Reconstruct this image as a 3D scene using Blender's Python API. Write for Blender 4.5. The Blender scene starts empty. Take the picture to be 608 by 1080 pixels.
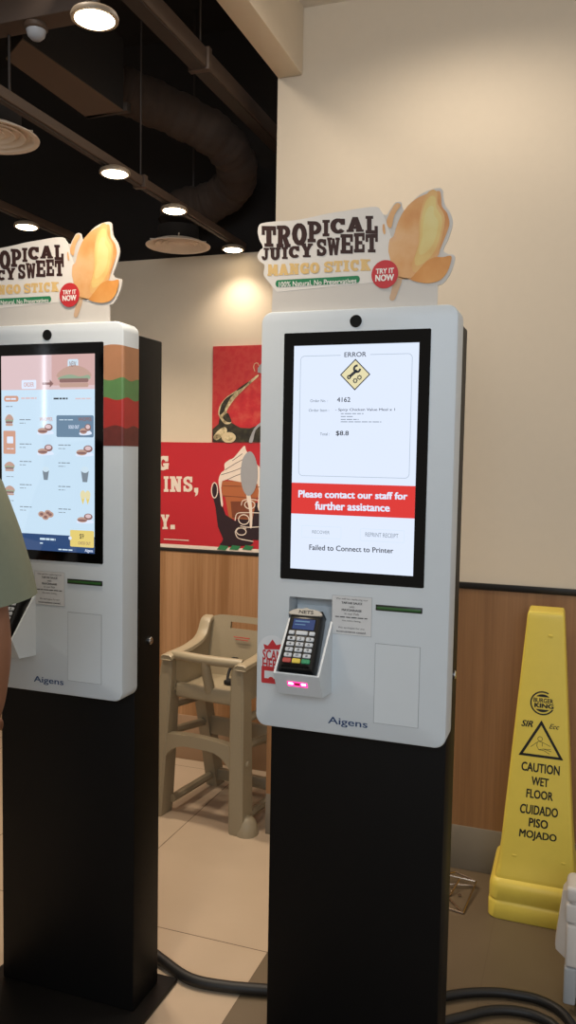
D = {'card': [(-0.1917,1.753),(-0.1897,1.813),(-0.2057,1.819),(-0.2117,1.83),(-0.2097,1.848),(-0.2217,1.858),(-0.2267,1.869),(-0.2207,1.881),(-0.2147,1.885),(-0.2167,1.893),(-0.2227,1.903),(-0.2267,1.921),(-0.2237,1.934),(-0.2137,1.938),(-0.1877,1.939),(-0.1447,1.938),(-0.1027,1.942),(-0.0717,1.946),(-0.0307,1.949),(0.0103,1.952),(0.0363,1.951),(0.0443,1.943),(0.0503,1.935),(0.0583,1.934),(0.0653,1.946),(0.0743,1.957),(0.0853,1.957),(0.0883,1.948),(0.0933,1.94),(0.1033,1.951),(0.1183,1.964),(0.1373,1.974),(0.1593,1.978),(0.1693,1.974),(0.1713,1.959),(0.1753,1.943),(0.1853,1.929),(0.1913,1.912),(0.1903,1.898),(0.1823,1.874),(0.1743,1.855),(0.1853,1.847),(0.1963,1.844),(0.1973,1.83),(0.1883,1.806),(0.1763,1.79),(0.1653,1.786),(0.1653,1.757)],'mango': [(0.0653,1.849),(0.0623,1.862),(0.0643,1.883),(0.0723,1.89),(0.0793,1.913),(0.0933,1.94),(0.1143,1.959),(0.1373,1.968),(0.1593,1.972),(0.1653,1.969),(0.1673,1.956),(0.1693,1.941),(0.1793,1.928),(0.1843,1.913),(0.1843,1.9),(0.1753,1.875),(0.1683,1.857),(0.1633,1.843),(0.1443,1.833),(0.1223,1.81),(0.0993,1.802),(0.0823,1.806),(0.0723,1.826)],'peel': [(0.0823,1.808),(0.0993,1.802),(0.1113,1.804),(0.1223,1.815),(0.1423,1.835),(0.1593,1.842),(0.1743,1.841),(0.1893,1.843),(0.1913,1.834),(0.1843,1.812),(0.1703,1.796),(0.1473,1.791),(0.1233,1.795),(0.1053,1.802)],'core': [(0.1353,1.95),(0.1463,1.963),(0.1563,1.959),(0.1583,1.939),(0.1703,1.919),(0.1693,1.894),(0.1593,1.858),(0.1423,1.837),(0.1223,1.827),(0.1173,1.842),(0.1263,1.875),(0.1273,1.912)],'drip': [(0.0593,1.911),(0.0573,1.923),(0.0653,1.941),(0.0733,1.953),(0.0813,1.955),(0.0853,1.949),(0.0783,1.94),(0.0723,1.929),(0.0693,1.914),(0.0663,1.906)],'drip2': [(0.0493,1.914),(0.0523,1.915),(0.0543,1.906),(0.0553,1.897),(0.0523,1.895),(0.0493,1.903)],'stick': [(0.0773,1.803),(0.0923,1.802),(0.0853,1.78),(0.0783,1.763),(0.0713,1.76),(0.0673,1.765),(0.0693,1.775)],'badge': [(0.0563,1.814),(0.0843,1.812)],'w_TROPICAL': [('T',[(-0.2167,1.888),(-0.1837,1.885),(-0.1847,1.929),(-0.2177,1.932)]),('R',[(-0.1827,1.884),(-0.1507,1.882),(-0.1507,1.928),(-0.1827,1.93)]),('O',[(-0.1477,1.886),(-0.1137,1.883),(-0.1147,1.93),(-0.1487,1.933)]),('P',[(-0.1127,1.89),(-0.0817,1.888),(-0.0827,1.931),(-0.1137,1.934)]),('I',[(-0.0797,1.9),(-0.0647,1.899),(-0.0647,1.933),(-0.0807,1.934)]),('C',[(-0.0627,1.904),(-0.0287,1.902),(-0.0297,1.933),(-0.0637,1.936)]),('A',[(-0.0277,1.905),(0.0093,1.903),(0.0083,1.933),(-0.0277,1.936)]),('L',[(0.0133,1.899),(0.0393,1.897),(0.0383,1.933),(0.0123,1.935)])],'w_JUICYSWEET': [('J',[(-0.2167,1.859),(-0.1997,1.858),(-0.1997,1.884),(-0.2167,1.886)]),('U',[(-0.1977,1.858),(-0.1727,1.857),(-0.1727,1.883),(-0.1987,1.885)]),('I',[(-0.1697,1.859),(-0.1567,1.858),(-0.1567,1.883),(-0.1707,1.884)]),('C',[(-0.1547,1.86),(-0.1287,1.858),(-0.1297,1.884),(-0.1547,1.885)]),('Y',[(-0.1277,1.86),(-0.0997,1.858),(-0.1007,1.887),(-0.1287,1.889)]),('S',[(-0.0917,1.86),(-0.0697,1.859),(-0.0707,1.894),(-0.0927,1.896)]),('W',[(-0.0687,1.86),(-0.0407,1.859),(-0.0417,1.895),(-0.0697,1.897)]),('E',[(-0.0397,1.862),(-0.0127,1.86),(-0.0137,1.9),(-0.0407,1.902)]),('E',[(-0.0107,1.862),(0.0123,1.861),(0.0113,1.901),(-0.0117,1.902)]),('T',[(0.0143,1.861),(0.0403,1.859),(0.0393,1.897),(0.0133,1.898)])],'w_MANGOSTICK': [('M',[(-0.2027,1.825),(-0.1777,1.824),(-0.1787,1.848),(-0.2027,1.85)]),('A',[(-0.1767,1.825),(-0.1537,1.824),(-0.1547,1.848),(-0.1777,1.849)]),('N',[(-0.1527,1.825),(-0.1297,1.824),(-0.1307,1.847),(-0.1527,1.849)]),('G',[(-0.1287,1.825),(-0.1077,1.823),(-0.1077,1.847),(-0.1287,1.849)]),('O',[(-0.1067,1.825),(-0.0847,1.823),(-0.0847,1.847),(-0.1067,1.848)]),('S',[(-0.0747,1.825),(-0.0547,1.824),(-0.0547,1.847),(-0.0757,1.848)]),('T',[(-0.0537,1.825),(-0.0347,1.824),(-0.0347,1.847),(-0.0537,1.848)]),('I',[(-0.0327,1.825),(-0.0197,1.824),(-0.0207,1.847),(-0.0327,1.848)]),('C',[(-0.0177,1.825),(0.0023,1.823),(0.0013,1.847),(-0.0187,1.848)]),('K',[(0.0043,1.824),(0.0263,1.823),(0.0253,1.846),(0.0033,1.848)])],'pill': [(-0.1837,1.8),(0.0033,1.801),(0.0033,1.813),(-0.1837,1.815)],'pilltext': [(-0.1757,1.798),(-0.0037,1.798),(-0.0037,1.81),(-0.1757,1.811)],'err': [(-0.0227,1.646),(0.0243,1.656)],'box': [(-0.1187,1.651),(0.1203,1.649),(0.1203,1.4),(-0.1177,1.395)],'dia': [(0.0003,1.64),(0.0323,1.609),(0.0013,1.579),(-0.0297,1.609)],'ordno': [(-0.0957,1.553),(-0.0567,1.559)],'o4162': [(-0.0367,1.553),(-0.0077,1.563)],'orditem': [(-0.0987,1.533),(-0.0537,1.539)],'spicy': [(-0.0397,1.533),(0.0873,1.54)],'total': [(-0.0727,1.483),(-0.0517,1.489)],'t88': [(-0.0377,1.482),(-0.0097,1.493)],'small': [[(-0.0277,1.529),(0.0213,1.528)],[(-0.0277,1.523),(-0.0017,1.522)],[(-0.0277,1.517),(0.0113,1.516)],[(-0.0277,1.512),(0.0593,1.511)]],'banner': [(-0.1317,1.381),(0.1343,1.382),(0.1343,1.315),(-0.1317,1.315)],'bl1': [(-0.1187,1.35),(0.1183,1.353),(0.1183,1.368),(-0.1187,1.366)],'bl2': [(-0.0807,1.325),(0.0823,1.327),(0.0813,1.343),(-0.0807,1.343)],'btn1': [(-0.1097,1.265),(-0.0217,1.29)],'btn2': [(0.0203,1.264),(0.1133,1.289)],'bt1': [(-0.0857,1.274),(-0.0467,1.281)],'bt2': [(0.0313,1.273),(0.1013,1.282)],'fail': [(-0.0917,1.238),(0.0923,1.241),(0.0913,1.252),(-0.0917,1.25)],'crown': [(-0.1937,1.024),(-0.1837,1.021),(-0.1727,1.036),(-0.1637,1.024),(-0.1497,1.028),(-0.1537,1.015),(-0.1907,1.012)],'scan': [(-0.1957,0.989),(-0.1507,1.012)],'here': [(-0.1957,0.969),(-0.1507,0.992)],'sc_card': [(-0.1977,0.937),(-0.1507,0.975)],'sc_in': [(-0.1907,0.948),(-0.1507,0.965)],'sc_disc': [(-0.1727,1.013),(-0.1497,1.015)],'p_G': [(-1.875,1.358),(-1.814,1.364),(-1.814,1.43),(-1.876,1.427)],'p_I': [(-1.84,1.261),(-1.815,1.262),(-1.815,1.334),(-1.841,1.333)],'p_N': [(-1.808,1.262),(-1.745,1.264),(-1.746,1.335),(-1.809,1.334)],'p_S': [(-1.739,1.264),(-1.69,1.265),(-1.691,1.337),(-1.74,1.335)],'p_,': [(-1.683,1.253),(-1.662,1.253),(-1.662,1.285),(-1.683,1.284)],'p_Y': [(-1.854,1.085),(-1.809,1.087),(-1.81,1.155),(-1.854,1.154)],'p_.': [(-1.804,1.087),(-1.78,1.088),(-1.781,1.109),(-1.804,1.108)],'p_line': [(-1.839,1.041),(-1.708,1.041),(-1.707,1.037),(-1.838,1.037)],'swirl': [(-1.437,1.48),(-1.425,1.459),(-1.395,1.418),(-1.37,1.396),(-1.355,1.365),(-1.352,1.201),(-1.367,1.21),(-1.368,1.31),(-1.452,1.317),(-1.542,1.319),(-1.536,1.213),(-1.546,1.211),(-1.554,1.277),(-1.56,1.323),(-1.548,1.356),(-1.531,1.37),(-1.531,1.398),(-1.508,1.416),(-1.484,1.428)],'sw1': [(-1.528,1.37),(-1.473,1.403),(-1.424,1.427)],'sw2': [(-1.548,1.347),(-1.473,1.371),(-1.394,1.405)],'sw3': [(-1.517,1.326),(-1.453,1.353),(-1.374,1.373)],'sw4': [(-1.493,1.412),(-1.444,1.445)],'cone': [(-1.545,1.319),(-1.354,1.324),(-1.353,1.256),(-1.372,1.251),(-1.39,1.149),(-1.505,1.151),(-1.526,1.246),(-1.542,1.254)],'cone_sh': [(-1.499,1.228),(-1.392,1.232),(-1.4,1.153),(-1.49,1.154)],'cone_l1': [(-1.54,1.298),(-1.353,1.297)],'cone_l2': [(-1.536,1.252),(-1.362,1.246)],'hand': [(-1.592,1.267),(-1.581,1.309),(-1.564,1.3),(-1.557,1.268),(-1.541,1.213),(-1.512,1.149),(-1.47,1.141),(-1.47,1.178),(-1.352,1.228),(-1.35,1.073),(-1.389,1.058),(-1.398,1.034),(-1.544,1.022),(-1.534,1.055),(-1.56,1.11),(-1.573,1.193)],'nails': [[(-1.579,1.276),(-1.564,1.277),(-1.58,1.311)],[(-1.404,1.216),(-1.379,1.217),(-1.404,1.234)],[(-1.432,1.148),(-1.406,1.149),(-1.432,1.17)],[(-1.444,1.093),(-1.42,1.094),(-1.444,1.109)]],'fl': [[(-1.446,1.211),(-1.436,1.235),(-1.392,1.241),(-1.352,1.233)],[(-1.475,1.141),(-1.465,1.174),(-1.42,1.18),(-1.352,1.181)],[(-1.351,1.119),(-1.41,1.114),(-1.449,1.119)],[(-1.474,1.09),(-1.459,1.109),(-1.419,1.109)],[(-1.474,1.09),(-1.459,1.063),(-1.409,1.054),(-1.384,1.051)]],'spoon': [(-1.41,1.456),(-1.385,1.437),(-1.369,1.383),(-1.371,1.319),(-1.387,1.273),(-1.412,1.256),(-1.434,1.276),(-1.447,1.317),(-1.45,1.372),(-1.439,1.427)],'spoonh': [(-1.422,1.261),(-1.402,1.262),(-1.391,1.181),(-1.392,1.117),(-1.402,1.117),(-1.405,1.181)],'cuffs': [[(-1.564,1.005),(-1.521,1.003),(-1.505,1.023),(-1.548,1.026)],[(-1.503,1.008),(-1.461,1.007),(-1.445,1.026),(-1.487,1.029)],[(-1.438,1.012),(-1.396,1.01),(-1.381,1.029),(-1.422,1.033)]],'pep_bulb': [(-1.359,1.787),(-1.406,1.758),(-1.463,1.696),(-1.497,1.657),(-1.507,1.627),(-1.496,1.593),(-1.461,1.564),(-1.408,1.562),(-1.35,1.579),(-1.319,1.598),(-1.322,1.786)],'pep_stem': [(-1.375,1.796),(-1.416,1.768),(-1.474,1.73),(-1.524,1.699),(-1.556,1.662),(-1.564,1.632),(-1.558,1.608),(-1.531,1.578),(-1.499,1.583),(-1.51,1.608),(-1.523,1.632),(-1.51,1.657),(-1.479,1.696),(-1.426,1.744),(-1.374,1.786)],'pep_dark': [(-1.593,1.553),(-1.563,1.578),(-1.558,1.608),(-1.499,1.583),(-1.455,1.561),(-1.408,1.559),(-1.355,1.579),(-1.319,1.589),(-1.318,1.497),(-1.592,1.494)],'pep_blotch': [[(-1.558,1.618),(-1.537,1.632),(-1.526,1.657),(-1.503,1.696),(-1.484,1.715),(-1.511,1.703),(-1.538,1.682),(-1.553,1.652)],[(-1.542,1.608),(-1.521,1.627),(-1.51,1.618),(-1.499,1.588),(-1.523,1.588)],[(-1.479,1.725),(-1.448,1.749),(-1.416,1.766),(-1.442,1.742)]],'pep_cut': [(-1.511,1.505),(-1.476,1.505),(-1.511,1.527)],'pep_g': [(-1.587,1.519),(-1.563,1.549),(-1.531,1.564),(-1.52,1.544),(-1.546,1.519),(-1.573,1.504)],'pep_w': [(-1.412,1.501),(-1.387,1.559),(-1.35,1.589),(-1.348,1.579),(-1.381,1.55),(-1.394,1.498)],'pep_blue': [(-1.375,1.806),(-1.375,1.825),(-1.36,1.844),(-1.324,1.853),(-1.323,1.796)],'pep_loop': [(-1.388,1.811),(-1.394,1.83),(-1.389,1.845),(-1.375,1.847),(-1.369,1.835)],'pep_spk': [(-1.592,1.697),(-1.532,1.706),(-1.569,1.628),(-1.574,1.563),(-1.59,1.558)],'bk': [(0.001,0.684),(0.036,0.688)],'bk_t1': [(-0.027,0.681),(0.029,0.699)],'bk_t2': [(-0.024,0.665),(0.032,0.688)],'sir': [(-0.061,0.606),(-0.02,0.626)],'ell': [(0.023,0.608),(0.056,0.623)],'tri': [(0.0,0.623),(-0.058,0.52),(0.062,0.518)],'man': [[(-0.029,0.545),(-0.017,0.556),(-0.006,0.565),(0.005,0.563),(0.029,0.553)],[(-0.01,0.561),(-0.011,0.55),(-0.005,0.539),(0.009,0.543),(0.031,0.544)],[(0.005,0.563),(0.005,0.55)],[(-0.005,0.539),(0.011,0.538),(0.028,0.529)],[(0.009,0.543),(0.033,0.537)]],'manhead': [(-0.002,0.573),(0.005,0.574)],'ct': [('CAUTION',[(-0.055,0.468),(0.06,0.467),(0.06,0.497),(-0.054,0.496)]),('WET',[(-0.023,0.427),(0.029,0.426),(0.029,0.453),(-0.022,0.454)]),('FLOOR',[(-0.037,0.386),(0.043,0.386),(0.043,0.413),(-0.036,0.414)]),('CUIDADO',[(-0.055,0.335),(0.06,0.337),(0.06,0.366),(-0.052,0.365)]),('PISO',[(-0.026,0.297),(0.032,0.297),(0.032,0.324),(-0.025,0.325)]),('MOJADO',[(-0.054,0.254),(0.059,0.256),(0.059,0.285),(-0.052,0.286)])],'studs': [(-0.065,0.199),(0.082,0.199),(0.016,0.894)],'notice': [(-0.0347,1.059),(0.0473,1.144)]}
LP, RP, AP, WP, SP, EXPO = 48, 24, 58, .62, 22, 0.0
import bpy, bmesh, math, random
from mathutils import Matrix, Vector
random.seed(3)
SC = bpy.context.scene
COL = SC.collection
PI = math.pi

# ------------------------------------------------------------------ materials
MATS = {}
def lin(h):
    h = h.lstrip('#'); o = []
    for i in (0, 2, 4):
        c = int(h[i:i+2], 16) / 255
        o.append(c / 12.92 if c <= .04045 else ((c + .055) / 1.055) ** 2.4)
    return (*o, 1)
def base(name):
    m = bpy.data.materials.new(name); m.use_nodes = True
    MATS[name] = m
    return m, m.node_tree, m.node_tree.nodes['Principled BSDF']
def plain(name, col, rough=.5, metal=0, spec=.5, noise=.06, scale=30, bump=0, coat=0):
    m, t, b = base(name)
    b.inputs['Roughness'].default_value = rough; b.inputs['Metallic'].default_value = metal
    b.inputs['Specular IOR Level'].default_value = spec; b.inputs['Coat Weight'].default_value = coat
    c = lin(col)
    tc = t.nodes.new('ShaderNodeTexCoord'); n = t.nodes.new('ShaderNodeTexNoise')
    n.inputs['Scale'].default_value = scale; n.inputs['Detail'].default_value = 4
    t.links.new(tc.outputs['Object'], n.inputs['Vector'])
    mx = t.nodes.new('ShaderNodeMix'); mx.data_type = 'RGBA'
    mx.inputs['A'].default_value = tuple(x * (1 - noise) for x in c[:3]) + (1,)
    mx.inputs['B'].default_value = tuple(min(1, x * (1 + noise)) for x in c[:3]) + (1,)
    t.links.new(n.outputs['Fac'], mx.inputs['Factor']); t.links.new(mx.outputs['Result'], b.inputs['Base Color'])
    if bump:
        bp = t.nodes.new('ShaderNodeBump'); bp.inputs['Strength'].default_value = bump; bp.inputs['Distance'].default_value = .004
        t.links.new(n.outputs['Fac'], bp.inputs['Height']); t.links.new(bp.outputs['Normal'], b.inputs['Normal'])
    return m
def glow(name, col, strength, rough=.04):
    m, t, b = base(name)
    b.inputs['Base Color'].default_value = (.01, .01, .012, 1); b.inputs['Roughness'].default_value = rough
    b.inputs['Emission Color'].default_value = lin(col); b.inputs['Emission Strength'].default_value = strength
    return m
def wood(name, c1, c2, panel):
    m, t, b = base(name)
    tc = t.nodes.new('ShaderNodeTexCoord'); mp = t.nodes.new('ShaderNodeMapping'); mp.inputs['Scale'].default_value = (55, 55, 1.6)
    n = t.nodes.new('ShaderNodeTexNoise'); n.inputs['Scale'].default_value = 1; n.inputs['Detail'].default_value = 6; n.inputs['Roughness'].default_value = .65
    t.links.new(tc.outputs['Object'], mp.inputs['Vector']); t.links.new(mp.outputs['Vector'], n.inputs['Vector'])
    mp2 = t.nodes.new('ShaderNodeMapping'); mp2.inputs['Scale'].default_value = (7, 7, .25)
    n2 = t.nodes.new('ShaderNodeTexNoise'); n2.inputs['Scale'].default_value = 1; n2.inputs['Detail'].default_value = 2
    t.links.new(tc.outputs['Object'], mp2.inputs['Vector']); t.links.new(mp2.outputs['Vector'], n2.inputs['Vector'])
    ad = t.nodes.new('ShaderNodeMath'); ad.operation = 'ADD'
    t.links.new(n.outputs['Fac'], ad.inputs[0]); t.links.new(n2.outputs['Fac'], ad.inputs[1])
    r = t.nodes.new('ShaderNodeMapRange'); r.inputs['From Min'].default_value = .75; r.inputs['From Max'].default_value = 1.25
    t.links.new(ad.outputs[0], r.inputs['Value'])
    mx = t.nodes.new('ShaderNodeMix'); mx.data_type = 'RGBA'; mx.inputs['A'].default_value = lin(c1); mx.inputs['B'].default_value = lin(c2)
    t.links.new(r.outputs['Result'], mx.inputs['Factor']); t.links.new(mx.outputs['Result'], b.inputs['Base Color'])
    b.inputs['Roughness'].default_value = .42
    return m
def tiles(name, c1, c2, grout, x0, y0, sx, sy, rough):
    m, t, b = base(name)
    geo = t.nodes.new('ShaderNodeTexCoord'); sp = t.nodes.new('ShaderNodeSeparateXYZ'); t.links.new(geo.outputs['Object'], sp.inputs[0])
    outs = []
    for ax, o, s in (('X', x0, sx), ('Y', y0, sy)):
        a = t.nodes.new('ShaderNodeMath'); a.operation = 'SUBTRACT'; a.inputs[1].default_value = o - s * 50 ; t.links.new(sp.outputs[ax], a.inputs[0])
        d = t.nodes.new('ShaderNodeMath'); d.operation = 'PINGPONG'; d.inputs[1].default_value = s / 2; t.links.new(a.outputs[0], d.inputs[0])
        l = t.nodes.new('ShaderNodeMath'); l.operation = 'LESS_THAN'; l.inputs[1].default_value = .0016; t.links.new(d.outputs[0], l.inputs[0])
        outs.append(l)
    mxm = t.nodes.new('ShaderNodeMath'); mxm.operation = 'MAXIMUM'
    t.links.new(outs[0].outputs[0], mxm.inputs[0]); t.links.new(outs[1].outputs[0], mxm.inputs[1])
    n = t.nodes.new('ShaderNodeTexNoise'); n.inputs['Scale'].default_value = 5; n.inputs['Detail'].default_value = 8; t.links.new(geo.outputs['Object'], n.inputs['Vector'])
    mx = t.nodes.new('ShaderNodeMix'); mx.data_type = 'RGBA'; mx.inputs['A'].default_value = lin(c1); mx.inputs['B'].default_value = lin(c2)
    t.links.new(n.outputs['Fac'], mx.inputs['Factor'])
    m2 = t.nodes.new('ShaderNodeMix'); m2.data_type = 'RGBA'; m2.inputs['B'].default_value = lin(grout)
    t.links.new(mxm.outputs[0], m2.inputs['Factor']); t.links.new(mx.outputs['Result'], m2.inputs['A']); t.links.new(m2.outputs['Result'], b.inputs['Base Color'])
    b.inputs['Roughness'].default_value = rough
    return m
def mottled(name, cols, scale, detail=6, rough=.45, pos=None):
    m, t, b = base(name)
    tc = t.nodes.new('ShaderNodeTexCoord'); n = t.nodes.new('ShaderNodeTexNoise'); n.inputs['Scale'].default_value = scale; n.inputs['Detail'].default_value = detail
    t.links.new(tc.outputs['Object'], n.inputs['Vector'])
    r = t.nodes.new('ShaderNodeValToRGB'); t.links.new(n.outputs['Fac'], r.inputs['Fac'])
    e = r.color_ramp.elements
    pos = pos or [.3 + .4 * i / (len(cols) - 1) for i in range(len(cols))]
    e[0].position = pos[0]; e[0].color = lin(cols[0]); e[1].position = pos[-1]; e[1].color = lin(cols[-1])
    for p, c in list(zip(pos, cols))[1:-1]:
        k = e.new(p); k.color = lin(c)
    t.links.new(r.outputs['Color'], b.inputs['Base Color']); b.inputs['Roughness'].default_value = rough
    return m

plain('wall_paint', '#dccdb7', .85, noise=.02)
plain('ceiling_paint', '#e2d9cc', .9, noise=.02)
plain('black_plenum', '#17110d', .9, noise=.2)
wood('wood_laminate', '#85603f', '#a0764f', 1)
wood('wood_laminate_lit', '#93683f', '#bb8f66', 1)  # same laminate, colours raised to paint in the brighter light at the back
tiles('tile_beige', '#b29e86', '#bfaa92', '#5d4c3c', -.805, 2.16, .6, 1.2, .38)
tiles('tile_brown', '#63543f', '#6c5c47', '#61523e', -.805, 2.16, .6, 1.2, .5)
plain('skirting_grey', '#7d7466', .6, noise=.1, scale=8)
plain('skirting_beige', '#a08265', .6, noise=.08, scale=8)
plain('trim_black', '#16120f', .4)
plain('kiosk_white', '#ccd3d8', .38, noise=.015)
plain('kiosk_black', '#080707', .55, spec=.22)
plain('steel_dark', '#0e0c0b', .5, spec=.3)
plain('glass_black', '#030303', .08, spec=.16)
plain('lens_black', '#040404', .3, spec=.2)
plain('seam_grey', '#8d949a', .6)
plain('chrome', '#cfd0d2', .2, metal=1)
plain('navy_ink', '#21406b', .5)
plain('ink', '#1b1b1d', .6)
plain('paper', '#cfd0d1', .8)
plain('sticker_red', '#c02a2f', .45)
plain('sticker_white', '#d6dade', .5)
plain('slot_dark', '#12170f', .35)
plain('slot_green', '#2e5a2c', .25)
glow('screen_white', '#e0ebff', 1.0)
glow('screen_line', '#b4c4d2', .9)
glow('screen_text', '#2c333c', .7)
glow('screen_grey', '#8b99a6', .8)
glow('screen_red', '#dc2a25', 1.0)
glow('screen_cream', '#e6dcae', 1.0)
glow('screen_blue', '#cae3f6', 1.0)
glow('screen_pink', '#dcc1c4', 1.0)
glow('screen_rose', '#cfa8a4', 1.0)
glow('screen_orange', '#cf9c86', 1.0)
glow('screen_slate', '#66839d', 1.0)
glow('screen_navy', '#2f4b78', 1.0)
glow('screen_yellow', '#e6cf78', 1.0)
glow('screen_bun', '#bf9c8e', 1.0)
glow('screen_meat', '#8a6662', 1.0)
glow('screen_leaf', '#93a88e', 1.0)
glow('screen_pale', '#cfe4f2', 1.0)
glow('scanner_pink', '#ff2f8e', 2.0)
glow('scanner_hot', '#ffd0ec', 4.0)
glow('terminal_lcd', '#4b5d92', .55)
plain('terminal_black', '#141312', .35)
plain('key_white', '#c3c9cf', .45)
plain('key_red', '#b04a45', .45)
plain('key_yellow', '#d8c14d', .45)
plain('key_green', '#2f8f63', .45)
plain('plate_silver', '#b5b0a6', .4, metal=.0)
plain('card_white', '#c9c3bb', .35, noise=.02)
plain('card_bright', '#ddd7cf', .35, noise=.02)
plain('ink_brown', '#331711', .35, noise=.3, scale=25)
plain('ink_gold', '#dcb878', .4, noise=.08)
plain('ink_green', '#1c7a4c', .4)
plain('ink_white', '#eee8e0', .4)
mottled('mango_skin', ['#c98548', '#d49a5e', '#dcae7c', '#d2a688'], 9)
mottled('mango_blend', ['#d39c5c', '#d9ac6c', '#dcb67a'], 14)
mottled('mango_core', ['#d4ac66', '#dabd76', '#dcc884'], 14)
mottled('mango_heart', ['#d6ba74', '#d9c682', '#dbce90'], 14)
mottled('mango_peel', ['#c07a38', '#d18e46', '#d99d58'], 12)
plain('stick_wood', '#c3a283', .6)
plain('burger_bun', '#b5805c', .45, noise=.12)
plain('burger_lettuce', '#5f8a52', .45, noise=.15)
plain('burger_tomato', '#b3312c', .45, noise=.15)
plain('burger_beef', '#6d2f2a', .5, noise=.35, scale=60)
plain('cone_yellow', '#e8ce55', .42, noise=.04, bump=.03)
plain('cone_black', '#17150f', .5)
plain('highchair_plastic', '#998c73', .45, noise=.05, scale=120, bump=.02)
plain('strap_black', '#0f0e0e', .8)
plain('poster_red', '#c22530', .4, noise=.03, scale=3)
plain('poster_white', '#efe0d3', .5)
plain('poster_brown', '#b5683e', .5, noise=.05)
plain('poster_brown_dark', '#7c4128', .5)
plain('poster_dark', '#2c1820', .5)
plain('poster_grey', '#a3a5ab', .4)
plain('poster_green', '#2f7d4f', .5)
mottled('pepper_background', ['#bf2830', '#c42e32', '#c8403a', '#c42e32'], 30, 12)
mottled('pepper_skin', ['#bb1c28', '#cc2a30', '#d65a48'], 22, 12, .3)
mottled('pepper_stem', ['#6b6146', '#b8a77f', '#e2d2aa'], 45, 8, .45, [.32, .45, .6])
mottled('pepper_leaf', ['#1d1b14', '#2e2a1e', '#4b4632'], 40, 8)
plain('pepper_cream', '#d9c7a0', .5)
plain('metal_paint', '#4a392d', .6, noise=.1)
plain('duct_cloth', '#33251b', .85, noise=.25, scale=25, bump=.8)
plain('duct_metal', '#54402f', .55, noise=.05)
plain('diffuser_white', '#e6d8c8', .6)
plain('rod_dark', '#2c221b', .6)
glow('lamp_glow', '#ffe6bd', 14.0)
glow('tube_glow', '#eef4ff', 18.0)
plain('lamp_trim', '#8b7a66', .5)
plain('wire_chrome', '#b9a795', .25, metal=1)
plain('rubber_black', '#0f0d0c', .55)
plain('case_white', '#d3cdc6', .45, noise=.03)
plain('case_grey', '#a3a6a8', .45)
plain('skin', '#94684f', .55, noise=.06)
plain('shirt_sage', '#747966', .9, noise=.06, scale=80)
plain('trousers_dark', '#2b2a2c', .9)
plain('hair_black', '#15110f', .6)
plain('shoe_dark', '#1c1a1a', .6)
plain('eye_white', '#d8d2cb', .3)

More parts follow.
